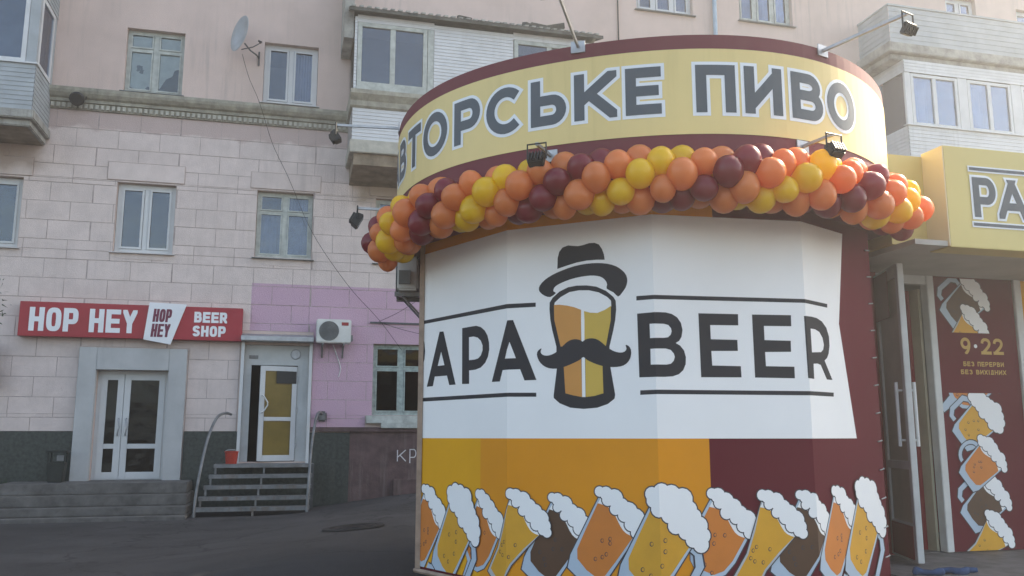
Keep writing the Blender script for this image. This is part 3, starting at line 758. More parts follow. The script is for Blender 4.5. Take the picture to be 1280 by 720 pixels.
# right balconies: open parapet above, glazed one below
b = MB(); lap_siding(b, 17.25, 25.5, -P, 12.30, 13.40, .16, [(17.25, -1)], -.02); b.box(17.22, 25.5, -P - .03, -P + .04, 13.402, 13.45); b.box(17.22, 17.29, -P + .041, -.02, 13.402, 13.45)
b.face([(17.33, -P + .03, 12.3), (25.5, -P + .03, 12.3), (25.5, -P + .03, 13.4), (17.33, -P + .03, 13.4)])
br = b.obj('balcony', 'siding_grey', bld)
b = MB(); b.box(17.12, 25.5, -P - .10, -.02, 12.02, 12.297); b.box(17.28, 25.5, -P + .05, -.02, 11.86, 12.018); b.obj('balcony_slab', 'slab_concrete', br, bevel=.02)
b = MB(); lap_siding(b, 17.62, 25.5, -P, 8.9, 9.95, .10, [(17.62, -1)], -.02); lap_siding(b, 17.62, 25.5, -P, 11.50, 11.855, .1, [(17.62, -1)], -.02)
for a, c in ((17.625, 17.80), (19.36, 19.66), (21.16, 21.5), (23.0, 23.3)): b.box(a, c, -P + .01, -P + .08, 9.952, 11.498)
b.box(17.63, 17.70, -.3, -.02, 9.952, 11.498)
b2 = b.obj('balcony', 'siding', bld)
for a, c in ((17.81, 19.35), (19.67, 21.15), (21.51, 22.99), (23.31, 24.8)):
    f = glazing(b2, a, c, 9.98, 11.48, -P + .05, 2)
    curtain(b2, a + .1, a + .75, 10.0, 11.4, -P + .35)
b = MB(); b.box(17.66, 17.666, -P + .08, -.3, 9.98, 11.48); b.obj('pane', 'pane', b2)
b = MB(); b.box(17.55, 25.5, -P - .06, -P + .1, 9.955, 9.978); b.obj('window_sill', 'pvc', b2)
b = MB(); b.box(17.6, 25.5, -P - .03, -.02, 8.6, 8.898); b.obj('balcony_slab', 'slab_concrete', b2)
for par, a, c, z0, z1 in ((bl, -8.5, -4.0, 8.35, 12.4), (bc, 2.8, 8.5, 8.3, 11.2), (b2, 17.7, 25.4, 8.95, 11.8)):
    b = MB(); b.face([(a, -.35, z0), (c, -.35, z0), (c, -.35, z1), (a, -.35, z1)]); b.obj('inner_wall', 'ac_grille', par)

# things fixed to the facade
def on_facade(name, label, cat, u, off, z, group=None): return empty(name, label, cat, fw(u, off, z), FAZ, group)
b = MB(); b.tube([(0, 0, 0), (0, 0, 6)], .06, 10); b.tube([(0, 0, 1.2), (0, 0, 1.3)], .075, 10)
tag(b.obj('drainpipe', 'pipe_blue', None, fw(12.62, .09, 9.0), (0, 0, FAZ), smooth=True), 'pale blue drainpipe on the wall between two upper windows', 'pipe')
b = MB(); b.tube([(0, 0, 0), (.02, 0, 3), (0, 0, 7)], .018, 6)
tag(b.obj('wall_cable', 'cable_black', None, fw(9.75, .03, 9.0), (0, 0, FAZ)), 'black vertical cable on the wall right of the middle balcony roof', 'cable')

# dish
d = on_facade('satellite_dish', 'grey satellite dish on the wall left of an upper window', 'dish', .30, .10, 10.55)
b = MB(); b.lathe([(0, -.0), (.12, .012), (.25, .05), (.36, .105), (.365, .10), (.25, .04), (.12, .002), (0, -.01)], 24)
dd = b.obj('dish', 'dish_grey', d, (-.12, -.42, .30), (rad(70), 0, rad(-42)), smooth=True)
dd.scale = (.85, 1.30, 1); dd.rotation_euler = (rad(80), 0, rad(-52))
b = MB(); b.tube([(.24, .08, -.03), (.2, -.1, -.02), (.05, -.3, .0), (-.08, -.40, .12)], .018, 8); b.tube([(.24, .08, -.2), (.24, .08, .15)], .02, 8); b.obj('bracket', 'steel_dark', d)
b = MB(); b.tube([(-.14, -.42, -.05), (.12, -.55, -.02), (.30, -.62, .08)], .012, 6); b.obj('feed_arm', 'steel_dark', d)
b = MB(); b.tube([(.30, -.62, .08), (.24, -.60, .13)], [.035, .02], 8); b.obj('feed_horn', 'black_plastic', d)
def cable(pts, label, r=.0055):
    b = MB(); o = b.tube(catmull(pts, 6, False), r, 5).obj('cable', 'cable_black'); return tag(o, label, 'cable')
cable([fw(.18, .5, 10.4), fw(.35, .35, 9.9), fw(.62, .32, 9.3), fw(.95, .12, 8.4), fw(1.35, .1, 7.6), fw(1.95, .12, 6.3), fw(2.8, .12, 5.1), fw(3.55, .12, 4.3), fw(4.1, .1, 3.6)], 'long thin black cable running from satellite dish down across the facade')
cable([fw(3.55, .10, 4.26), fw(4.1, .16, 4.55), fw(5.0, .2, 5.2)], 'thin cable rising to the right from cable knot above pink wall window')
cable([fw(3.55, .10, 4.25), fw(4.2, .2, 4.05), fw(5.2, .25, 3.85)], 'thin cable falling to the right from cable knot above pink wall window')
b = MB(); b.box(3.35, 5.4, -.05, -.02, 4.22, 4.26); b.obj('cable_duct', 'steel_dark', bld)

# air conditioner on the pink wall
def air_con(root, w=.78, h=.54, dp=.30):
    b = MB(); b.box(-w / 2, w / 2, -dp, 0, 0, h); b.obj('casing', 'ac_white', root, bevel=.02)
    b = MB(); b.lathe([(.0, -dp - .012), (.215, -dp - .012), (.225, -dp - .001)], 28, (-w * .14, 0, h / 2), 'y'); g = b.obj('fan_opening', 'ac_grille', root)
    b = MB()
    for k in range(6):
        r = .03 + k * .037
        pts = [(-w * .14 + r * math.cos(2 * PI * q / 24), -dp - .022, h / 2 + r * math.sin(2 * PI * q / 24)) for q in range(25)]
        b.tube(pts, .004, 4, False)
    for k in range(8):
        a = PI * k / 8; b.tube([(-w * .14 + .22 * math.cos(a), -dp - .024, h / 2 + .22 * math.sin(a)), (-w * .14 - .22 * math.cos(a), -dp - .024, h / 2 - .22 * math.sin(a))], .004, 4)
    b.obj('fan_guard', 'steel_grey', root)
    b = MB(); b.box(w * .22, w * .42, -dp - .004, -dp - .0005, h * .74, h * .88); b.obj('badge', 'brand_red', root)
    for x in (-w * .3, w * .3):
        b = MB(); b.box(x - .02, x + .02, -dp - .03, .10, -.05, -.004); b.box(x - .02, x + .02, .06, .10, -.32, -.05); b.tube([(x, -dp + .05, -.04), (x, .07, -.3)], .012, 6)
        b.obj('bracket', 'steel_grey', root)
    b = MB(); b.box(w / 2 - .002, w / 2 + .05, -.2, -.08, .06, .2); b.obj('valve_cover', 'ac_grille', root)
a = on_facade('air_conditioner', 'white air conditioner unit with round fan on pink wall', 'air conditioner', 2.50, .12, 3.70); air_con(a)
b = MB(); b.tube(catmull([(.0, -.02, -.02), (.05, .08, -.12), (.12, .09, -.30), (.20, .1, -.55), (.16, .1, -.75)], 4, False), .012, 6); b.obj('drain_hose', 'pvc', a)

# red HOP HEY sign board
sg = on_facade('shop_sign', 'red HOP HEY beer shop sign board above glass double door', 'sign', -4.07, .25, 3.70)
b = MB(); b.box(0, 4.55, 0, .22, 0, .74); b.obj('sign_box', 'sign_red', sg, bevel=.006)
SW = lambda x, y, z: Vector((x, -.004 - z, y))
word('HOP', .20, 1.16, .11, .62, 'sign_white', SW, .105, sg, .28); word('HEY', 1.38, 2.34, .11, .62, 'sign_white', SW, .105, sg, .28)
b = MB(); b.prism([(2.50, -.02), (3.06, -.12), (3.35, .78), (2.58, .80)], 'y', -.05, -.012); wp = b.obj('white_board', 'sign_white', sg)
SW2 = lambda x, y, z: Vector((x, -.053 - z, y))
word('HOP', 2.66, 3.04, .37, .66, 'sign_maroon', SW2, .052, sg, .22, 3.2, .08); word('HEY', 2.64, 3.02, .04, .33, 'sign_maroon', SW2, .052, sg, .22, 3.2, .08)
word('BEER', 3.52, 4.22, .39, .63, 'sign_white', SW, .058, sg, .28); word('SHOP', 3.50, 4.20, .08, .32, 'sign_white', SW, .058, sg, .28)

# small lamp on the string course
lm = on_facade('wall_lamp', 'small round black lamp on the grey string course at left', 'lamp', -3.30, .25, 9.05)
b = MB(); b.lathe([(0, -.10), (.13, -.10), (.16, -.06), (.16, .0), (.06, .06), (0, .06)], 14, (0, 0, 0), 'y'); b.obj('lamp_body', 'black_plastic', lm, rot=(rad(25), 0, 0), smooth=False)
b = MB(); b.tube([(-.17, 0, 0), (-.17, .1, .12), (.17, .1, .12), (.17, 0, 0)], .012, 6); b.obj('lamp_bracket', 'black_plastic', lm)
pq = on_facade('wall_plaque', 'dark blue plaque at the left edge beside the sign', 'plaque', -4.37, .35, 2.62)
b = MB(); b.box(-.8, 0, 0, .04, 0, .95); b.obj('panel', 'plaque_blue', pq, bevel=.005)
b = MB(); b.box(-.5, -.44, .04, .34, .4, .46); b.obj('bracket', 'steel_dark', pq)

# ---------------- steps in front of the first door
st = on_facade('concrete_steps', 'wide worn concrete steps below glass double door', 'steps', 0, 0, 0)
for off, z, ua, ub in ((2.30, .07, -9, -.30), (1.95, .23, -8.6, -.33), (1.60, .44, -8.2, -.36), (1.25, .66, -3.95, -.40)):
    b = MB(); zb = {.07: -.2, .23: .071, .44: .231, .66: .441}[z]
    b.box(ua, ub, -off, -.061, zb, z); b.obj('step', 'concrete_step', st, bevel=.018)
b = MB(); b.box(-8.0, -3.98, -1.2, -.065, .441, .58); bed = b.obj('planting_bed', 'soil', None, fw(0, 0, 0), (0, 0, FAZ), bevel=.03)
tag(bed, 'dark planting bed beside the concrete steps at left edge', 'planting bed')
random.seed(5)
b = MB()
for k in range(900):
    x, y = random.uniform(-6.5, -4.0), random.uniform(-1.15, -.2); h = random.uniform(.05, .2); w = .012; a = random.uniform(0, PI)
    dx, dy = math.cos(a) * w, math.sin(a) * w; lx, ly = random.uniform(-.06, .06), random.uniform(-.06, .06)
    b.face([(x - dx, y - dy, .575), (x + dx, y + dy, .575), (x + lx, y + ly, .575 + h)])
tag(b.obj('grass', 'leaf', None, fw(0, 0, 0), (0, 0, FAZ)), 'dark grass in the planting bed', 'grass', kind='stuff')

# litter bin
bn = on_facade('trash_bin', 'dark litter bin beside the white door portal', 'bin', -3.02, .55, .66)
b = MB(); b.prism([(-.17, -.15), (.17, -.15), (.17, .15), (-.17, .15)], 'z', 0, .40)
for v in range(4): x, y, z = b.v[v]; b.v[v] = (x * .82, y * .82, z)
b.obj('bin_body', 'bin_dark', bn, bevel=.015)
b = MB(); b.box(-.20, .20, -.18, .18, .60, .65); b.obj('bin_lid', 'bin_dark', bn, bevel=.01)
for x in (-.15, .15):
    for y in (-.13, .13): b = MB(); b.box(x - .015, x + .015, y - .015, y + .015, .401, .60); b.obj('lid_post', 'bin_dark', bn)
b = MB(); b.box(.02, .15, -.165, -.152, .44, .55); b.obj('sticker', 'steel_grey', bn)

# metal stair to the second door
ms = on_facade('metal_staircase', 'grey open metal staircase with five treads and curved rails below side door', 'staircase', 0, 0, 0)
TR = [(.0, .62, 1.0), (.62, .90, .79), (.90, 1.18, .58), (1.18, 1.46, .37), (1.46, 1.76, .175)]
for k, (o0, o1, z) in enumerate(TR):
    ex = .035 * k
    b = MB(); b.box(.06 - ex * 2, 2.14 - ex * .6, -o1, -max(o0 + .01, .075), z - .035, z); b.box(.06 - ex * 2, 2.14 - ex * .6, -o1 - .012, -o1 - .001, z - .075, z + .004)
    b.obj('tread', 'steel_grey', ms)
    for x in (.10 - ex * 2, 1.10 - ex * 1.2, 2.10 - ex * .6):
        zb = TR[k + 1][2] if k < 4 else -.05
        b = MB(); b.box(x - .02, x + .02, -o1 + .005, -o1 + .045, zb + .001, z - .036); b.obj('post', 'steel_grey', ms)
b = MB(); b.box(2.10, 2.16, -.66, -.08, .9, .995); b.box(2.10, 2.16, -.66, -.60, 0, .9); b.obj('side_frame', 'steel_dark', ms)
def rail(pts, name='handrail'):
    b = MB(); b.tube(catmull(pts, 6, False), .03, 8); b.obj(name, 'steel_grey', ms, smooth=True)
rail([(-.20, -1.80, -.05), (-.17, -1.72, .5), (-.10, -1.5, 1.15), (-.02, -1.2, 1.65), (.10, -.85, 2.0), (.24, -.5, 2.09), (.34, -.25, 2.07)])
rail([(2.0, -1.80, -.05), (2.02, -1.74, .6), (2.05, -1.45, 1.2), (2.10, -1.1, 1.65), (2.17, -.75, 2.02), (2.24, -.45, 2.13), (2.30, -.14, 2.10)])
b = MB(); b.box(2.20, 2.42, -.14, -.065, 1.92, 2.16); b.obj('rail_plate', 'steel_grey', ms, bevel=.04)
# red bucket
bk = on_facade('bucket', 'small red bucket on the metal stair landing', 'bucket', .40, .36, 1.003)
b = MB(); b.lathe([(0, 0), (.115, 0), (.14, .24), (.15, .25), (.15, .27), (.135, .27), (.112, .02), (0, .02)], 18); b.obj('bucket_body', 'bucket_red', bk, smooth=False)
b = MB(); b.tube(catmull([(-.148, 0, .25), (-.10, -.09, .29), (0, -.13, .30), (.10, -.09, .29), (.148, 0, .25)], 4, False), .006, 6); b.obj('handle', 'pvc', bk)

# manhole cover
mx_, my_ = -2.28, 13.05
mh = empty('manhole_cover', 'dark round manhole cover in the asphalt left of the kiosk', 'manhole cover', (mx_, my_, gz(mx_, my_)))
mh.rotation_euler = (0, -math.atan2(gz(mx_ + .3, my_) - gz(mx_ - .3, my_), .6), 0)
b = MB(); b.lathe([(.34, .004), (.34, .02), (.43, .024), (.45, .006)], 32); b.obj('rim', 'asphalt_patch', mh)
b = MB(); b.lathe([(0, .012), (.10, .012), (.10, .017), (.14, .017), (.14, .012), (.22, .012), (.22, .017), (.26, .017), (.26, .012), (.335, .014)], 32); b.obj('lid', 'manhole_iron', mh)

# ------------------------------------------------------------------ kiosk: faceted body with printed banner, curved sign drum
kio = empty('beer_kiosk', 'faceted kiosk wrapped in PAPA BEER banner under curved yellow sign', 'kiosk', (1.23, 9.3, gz(1.23, 9.3)))
KO = -Vector(kio.location)
def K(o): o.location = Vector(o.location) + KO if o.parent is kio else o.location; return o
CORN = [(-.87, 8.67), (-.04, 7.62), (1.15, 7.05), (2.45, 7.29), (3.34, 8.08)]          # front corners of the body
BACK = [(3.50, 9.0), (3.30, 10.1), (2.55, 11.0), (1.2, 11.4), (-.2, 10.95), (-.93, 9.8)]
ZB, ZW, ZT = .38, 3.40, 3.52
SEG = [0.0]
for p, q in zip(CORN, CORN[1:]): SEG.append(SEG[-1] + math.dist(p, q))
SMAX = SEG[-1]
def cnorm(i):
    p, q = CORN[i], CORN[i + 1]; d = Vector((q[0] - p[0], q[1] - p[1])).normalized(); return Vector((d.y, -d.x))
NV = []
for i in range(len(CORN)):
    if i == 0: NV.append(cnorm(0))
    elif i == len(CORN) - 1: NV.append(cnorm(i - 1))
    else:
        a, c = cnorm(i - 1), cnorm(i); m = (a + c).normalized(); NV.append(m / m.dot(a))
def bwrap(s, z, h):
    s = max(0, min(SMAX, s)); i = 0
    while i < len(SEG) - 2 and s > SEG[i + 1]: i += 1
    t = (s - SEG[i]) / (SEG[i + 1] - SEG[i])
    p = Vector(CORN[i]).lerp(Vector(CORN[i + 1]), t) + NV[i].lerp(NV[i + 1], t) * (.004 + h)
    return Vector((p.x, p.y, z)) + KO
def bpx(px, py):
    """photograph pixel -> (s, z) on the banner"""
    v = ray(px, py); best = None
    for i in range(4):
        p, n = Vector((*CORN[i], 0)), Vector((*cnorm(i), 0))
        t = (p - Vector((0, 0, EYE))).dot(n) / v.dot(n); q = Vector((0, 0, EYE)) + v * t
        d = Vector((CORN[i + 1][0] - CORN[i][0], CORN[i + 1][1] - CORN[i][1])); L = d.length; s = (Vector((q.x, q.y)) - Vector(CORN[i])).dot(d / L)
        e = max(0, -s, s - L)
        if best is None or e < best[0]: best = (e, SEG[i] + s, q.z)
    return best[1], best[2]
FOLDS = SEG[1:-1]
def kobj(b, name, m, **kw): o = b.obj(name, m, kio, **kw); o.location = KO; return o
# body walls
b = MB(); b.prism([(x, y) for x, y in CORN + BACK], 'z', ZB - .02, ZT); kobj(b, 'wall', 'vinyl_maroon')
b = MB(); b.prism([(1.2 + (x - 1.2) * .97, 9.2 + (y - 9.2) * .97) for x, y in CORN + BACK], 'z', 0, ZB - .021); kobj(b, 'plinth', 'plinth_tan')
# banner sheet and its printed fields
ban = Flat().poly([(0, ZB), (SMAX, ZB), (SMAX, ZT - .01), (0, ZT - .01)], 0, 0).obj('banner', 'vinyl_maroon', kio, bwrap, FOLDS)
def prt(name, loops, m, h, clipx=True):
    f = Flat(); f.poly(loops, 0, h); f.clip(0.002, SMAX - .002, ZB + .002, None); return f.obj(name, m, ban, bwrap, FOLDS)
def chain(pts, s, ox, oy): return [bpx(ox + x / s, oy + y / s) for x, y in pts]
xr = bpx(888, 600)[0]; xy = bpx(601, 600)[0]
prt('yellow_field', [(0, ZB), (xy, ZB), (xy, EYE - .02), (0, EYE - .02)], 'vinyl_yellow', .001)
prt('orange_field', [(xy, ZB), (xr, ZB), (xr, EYE - .02), (xy, EYE - .02)], 'vinyl_orange', .001)
prt('orange_field', [(0, ZW), (xr + .1, ZW), (xr + .1, ZT - .012), (0, ZT - .012)], 'vinyl_orange', .001)
w1, w2, w3 = bpx(1052, 292), bpx(1048, 405), bpx(1070, 544)
prt('white_field', [(0, EYE - .02), (w3[0], EYE - .02), w2, (w1[0], ZW), (0, ZW)], 'vinyl_white', .0015)
A = (5.144, 520, 370); Bq = (4.571, 785, 360); R1 = (6.543, 660, 295); R2 = (6.0, 660, 400)
DK = 'print_dark'
def letter(loops, fr, name='letter'): return prt(name, [chain(l, *fr) for l in loops], DK, .0022)
letter([[(38, 262), (50, 272), (58, 305), (62, 355), (58, 405), (48, 440), (38, 448)]], A)
letter([[(155, 230), (180, 228), (258, 570), (217, 573), (202, 512), (124, 518), (112, 580), (73, 584)], [(165, 358), (186, 445), (143, 450)]], A)
letter([[(300, 207), (345, 199), (390, 192), (420, 200), (445, 222), (463, 255), (473, 300), (474, 345), (466, 390), (448, 430), (420, 460), (385, 474), (345, 479), (345, 565), (299, 566)],
        [(344, 265), (375, 261), (400, 268), (420, 288), (431, 318), (431, 350), (420, 382), (402, 402), (380, 409), (344, 413)]], A)
letter([[(590, 157), (627, 155), (777, 540), (700, 543), (672, 471), (560, 477), (542, 550), (490, 553)], [(604, 295), (645, 400), (575, 403)]], A)
letter([[(48, 160), (590, 52), (772, 43), (772, 70), (590, 80), (48, 182)]], A, 'rule_line'); letter([[(45, 655), (600, 622), (776, 622), (776, 648), (600, 648), (45, 679)]], A, 'rule_line')
letter([[(52, 147), (110, 142), (170, 138), (215, 140), (250, 149), (280, 168), (302, 200), (311, 240), (305, 280), (292, 302), (272, 315), (298, 330), (320, 358), (330, 395), (329, 435), (315, 470), (290, 493), (255, 505), (210, 508), (65, 511)],
        [(123, 205), (205, 205), (230, 212), (245, 230), (249, 248), (243, 268), (228, 282), (205, 285), (126, 287)], [(128, 348), (215, 346), (243, 354), (261, 374), (267, 394), (261, 416), (245, 433), (220, 438), (130, 438)]], Bq)
letter([[(401, 145), (627, 150), (628, 214), (468, 212), (472, 293), (623, 297), (626, 360), (475, 360), (480, 443), (643, 447), (647, 511), (417, 510)]], Bq)
letter([[(706, 152), (928, 156), (930, 219), (774, 217), (778, 298), (927, 302), (929, 365), (781, 366), (786, 447), (948, 450), (951, 516), (724, 512)]], Bq)
letter([[(1002, 160), (1045, 164), (1075, 172), (1105, 192), (1130, 228), (1145, 278), (1148, 330), (1143, 375), (1134, 400), (1120, 415), (1165, 526), (1133, 523), (1098, 440), (1080, 432), (1057, 433), (1061, 520), (1026, 515)],
        [(1040, 232), (1065, 236), (1090, 252), (1108, 285), (1116, 325), (1112, 352), (1100, 367), (1048, 368)]], Bq)
letter([[(48, 47), (150, 40), (990, 63), (1135, 92), (1135, 113), (990, 85), (150, 64), (48, 72)]], Bq, 'rule_line'); letter([[(70, 585), (170, 581), (1172, 598), (1172, 621), (170, 606), (70, 611)]], Bq, 'rule_line')
def ch(l, fr, h, m, name, smooth=4):
    return prt(name, chain(catmull(l, smooth) if smooth else l, *fr), m, h)
ch([(242, 270), (245, 180), (258, 130), (285, 95), (330, 78), (370, 82), (410, 84), (450, 76), (500, 60), (545, 57), (580, 70), (605, 105), (622, 150), (628, 195), (560, 195), (480, 202), (400, 218), (320, 243)], R1, .0022, DK, 'hat_crown', 0)
ch([(92, 440), (100, 405), (140, 360), (200, 320), (280, 283), (380, 248), (480, 228), (570, 222), (650, 228), (720, 248), (775, 285), (805, 325), (813, 370), (800, 420), (770, 465), (738, 496), (700, 462), (645, 432), (648, 400), (638, 370), (610, 342), (570, 328), (510, 325), (430, 335), (350, 355), (280, 382), (230, 410), (212, 435), (212, 455), (230, 468), (185, 500), (140, 490), (105, 465)], R1, .0022, DK, 'hat_brim', 2)
gl = chain([(178, 600), (180, 545), (205, 505), (260, 455), (330, 420), (400, 407), (480, 405), (560, 415), (640, 450), (700, 500), (718, 530), (722, 600)], *R1) + \
     chain([(655, 0), (640, 80), (612, 200), (620, 360), (655, 560), (650, 590), (600, 630), (520, 658), (420, 667), (320, 658), (240, 625), (195, 585), (195, 560), (218, 370), (215, 200), (185, 80), (170, 0)], *R2)
prt('glass_outline', gl, DK, .0022)
prt('foam_field', chain([(215, 572), (222, 545), (270, 500), (340, 460), (420, 445), (500, 445), (580, 462), (650, 500), (680, 530), (682, 577), (630, 609), (570, 634), (510, 632), (440, 609), (380, 585), (320, 572), (260, 565)], *R1), 'vinyl_white', .003)
prt('beer_field', chain([(215, 565), (260, 563), (320, 570), (380, 583), (437, 605)], *R1) + chain([(400, 0), (400, 200), (247, 200), (200, 0)], *R2), 'logo_orange', .0037)
prt('beer_field', chain([(270, 340), (400, 260), (408, 578), (340, 565), (283, 550)], *R2), 'logo_orange', .0037)
prt('beer_field', chain([(460, 615), (510, 628), (570, 630), (630, 605), (680, 572)], *R1) + chain([(622, 0), (585, 200), (425, 200), (425, 0)], *R2), 'logo_yellow', .0037)
prt('beer_field', chain([(432, 260), (560, 330), (567, 550), (500, 570), (434, 578)], *R2), 'logo_yellow', .0037)
prt('stripe', chain([(437, 600), (460, 608)], *R1) + chain([(425, 0), (433, 578), (408, 578), (400, 0)], *R2), 'vinyl_white', .0034)
ch([(105, 213), (98, 235), (105, 255), (130, 267), (165, 265), (210, 245), (250, 210), (290, 170), (330, 148), (370, 145), (400, 155), (412, 163), (430, 148), (465, 138), (510, 142), (550, 165), (590, 200), (640, 232), (690, 245), (725, 238), (740, 215), (732, 188), (755, 195), (773, 225), (772, 270), (755, 310), (720, 340), (670, 352), (610, 352), (550, 343), (490, 322), (445, 300), (417, 278), (390, 300), (340, 325), (280, 350), (220, 365), (160, 362), (115, 340), (85, 305), (70, 260), (80, 230)], R2, .0044, DK, 'moustache', 2)

# printed beer mugs
def mug_shape(style, beer):
    """list of (kind, data, material, layer) in mug units: rim centre at 0,0, rim width 1, axis down"""
    out = []
    def P(l, m, h): out.append((l, m, h))
    def grow(poly, k):
        c = [sum(p[0] for p in poly) / len(poly), sum(p[1] for p in poly) / len(poly)]
        r = []
        n = len(poly)
        for i in range(n):
            a, b_, c_ = Vector(poly[i - 1]), Vector(poly[i]), Vector(poly[(i + 1) % n])
            e1, e2 = (b_ - a), (c_ - b_)
            if e1.length < 1e-6 or e2.length < 1e-6: r.append(tuple(b_)); continue
            n1, n2 = Vector((e1.y, -e1.x)).normalized(), Vector((e2.y, -e2.x)).normalized(); m = n1 + n2
            m = m.normalized() if m.length > 1e-3 else n1
            r.append(tuple(b_ + m * k / max(.5, m.dot(n1))))
        return r
    L = .022
    if style == 'flared':
        body = [(-.5, 0), (-.36, -.55), (-.26, -.95), (-.28, -1.5), (.28, -1.5), (.26, -.95), (.36, -.55), (.5, 0)]
        inner = [(-.455, -.05), (-.32, -.55), (-.22, -.95), (-.23, -1.4), (.23, -1.4), (.22, -.95), (.32, -.55), (.455, -.05)]
    elif style == 'round':
        body = [(-.5, 0), (-.5, -.6), (-.44, -.85), (-.28, -1.05), (-.1, -1.12), (-.07, -1.5), (.07, -1.5), (.1, -1.12), (.28, -1.05), (.44, -.85), (.5, -.6), (.5, 0)]
        inner = [(-.45, -.05), (-.44, -.6), (-.38, -.82), (-.24, -.98), (0, -1.04), (.24, -.98), (.38, -.82), (.44, -.6), (.45, -.05)]
    else:
        body = [(-.5, 0), (-.45, -.7), (-.42, -1.15), (-.34, -1.35), (.34, -1.35), (.42, -1.15), (.45, -.7), (.5, 0)]
        inner = [(-.455, -.05), (-.40, -.7), (-.36, -1.0), (-.26, -1.12), (0, -1.15), (.26, -1.12), (.36, -1.0), (.40, -.7), (.455, -.05)]
    if style in ('square', 'big'):
        ho = [(.5, -.18), (.66, -.18), (.84, -.34), (.84, -.92), (.68, -1.12), (.5, -1.12)]; hi = [(.5, -.30), (.60, -.30), (.71, -.42), (.71, -.86), (.62, -.99), (.5, -.99)]
    elif style == 'loop':
        ho = [(.5 + .34 * math.sin(PI * k / 10), -.62 + .45 * math.cos(PI * k / 10)) for k in range(11)]; hi = [(.5 + .24 * math.sin(PI * k / 10), -.62 + .33 * math.cos(PI * k / 10)) for k in range(11)]
    else: ho = None
    if ho:
        ring = lambda o, i: [tuple(p) for p in o] + [tuple(p) for p in reversed(i)]
        big_o = [(p[0] + (L if p[0] > .55 else 0), p[1] + (L if p[1] > -.6 else -L)) for p in ho]; sm_i = [(p[0] - (L if p[0] > .55 else 0), p[1] + (-L if p[1] > -.6 else L)) for p in hi]
        P(ring(big_o, sm_i), 'print_line', 0); P(ring(ho, hi), 'print_glass', .0004)
    bo = [(p[0] * 1.0 + (L if p[0] > 0 else -L), p[1] + (L if p[1] > -.01 else -L if p[1] < -1.3 else 0)) for p in body]
    P(bo, 'print_line', .0008); P(body, 'print_glass' if style != 'flared' else 'print_glass_dim', .0012)
    wave = [(inner[-1][0] * (1 - 2 * k / 12), -.15 - .07 * math.sin(k * .52 + .3)) for k in range(13)]
    bi = [p for p in inner if p[1] < -.2]
    P([(-L + p[0] if p[0] < 0 else p[0] + L, p[1]) for p in []] or [wave[-1]] + bi + [wave[0]] + wave[1:-1], beer, .0016)
    P([inner[0]] + [(x, y + .0) for x, y in reversed(wave)] + [inner[-1]], 'vinyl_white', .0018)
    rs = random.Random(len(beer) * 13 + len(style))
    for k in range(6):
        x, y = rs.uniform(-.2, .2), rs.uniform(-1.0, -.35)
        out.append(('disc', x, y, .035, 'print_line', .0020)); out.append(('disc', x + .004, y + .004, .024, beer, .0022))
    if style == 'big': blobs = [(-.56, .02, .13), (-.46, .15, .13), (-.30, .22, .15), (-.10, .30, .18), (.10, .22, .13), (.24, .18, .11), (.40, .13, .17), (.56, .03, .14), (.62, -.08, .13), (.46, -.14, .12), (.28, -.13, .13), (.08, -.12, .15), (-.12, -.10, .14), (-.32, -.10, .15), (-.48, -.06, .12), (-.3, .05, .2), (-.05, .08, .22), (.2, .04, .2), (.4, .0, .16)]
    else: blobs = [(-.54, .04, .10), (-.42, .10, .13), (-.24, .13, .16), (-.05, .12, .15), (.12, .14, .16), (.30, .12, .17), (.46, .06, .14), (.58, -.01, .11), (-.32, .0, .10), (-.1, -.02, .11), (.1, -.0, .12), (.3, -.03, .12), (.48, -.05, .11)]
    rr = random.Random(len(style) * 7 + len(beer))
    blobs = [(x, y + rr.uniform(-.02, .02), r * rr.uniform(.9, 1.12)) for x, y, r in blobs]
    for x, y, r in blobs: out.append(('disc', x, y, r + L, 'print_line', .0026))
    for x, y, r in blobs: out.append(('disc', x, y, r, 'vinyl_white', .0030))
    return out
MUGM = ['print_line', 'print_glass', 'print_glass_dim', 'vinyl_white', 'beer_orange', 'beer_yellow', 'beer_brown']
def mug(parent, wrap, cx, cy, w, ang, style, beer, h0, flip=1, clip=(None, None, None, None), cuts=(), skew=0.0, hs=.9):
    f = Flat(); ca, sa = math.cos(ang), math.sin(ang)
    def T(p):
        x, y = p[0] * w * flip, p[1] * w
        if y < -.2 * w: y = -.2 * w + (y + .2 * w) * hs
        return (cx + x * ca - y * math.sin(ang + skew), cy + x * sa + y * math.cos(ang + skew))
    def TD(p):
        x, y = p[0] * w * flip, p[1] * w
        return (cx + x * ca - y * sa, cy + x * sa + y * ca)
    for qi, it in enumerate(mug_shape(style, beer)):
        h0 += 2.5e-5
        if it[0] == 'disc':
            _, x, y, r, m, h = it
            f.poly([(TD if y > -.3 else T)((x + r * math.cos(2 * PI * k / 14), y + r * math.sin(2 * PI * k / 14))) for k in range(14)], MUGM.index(m), h0 + h)
        else: f.poly([T(p) for p in it[0]], MUGM.index(it[1]), h0 + it[2])
    f.clip(*clip)
    return f.obj('mug_print', MUGM, parent, wrap, cuts)
CL = (.003, SMAX - .003, ZB + .003, None)
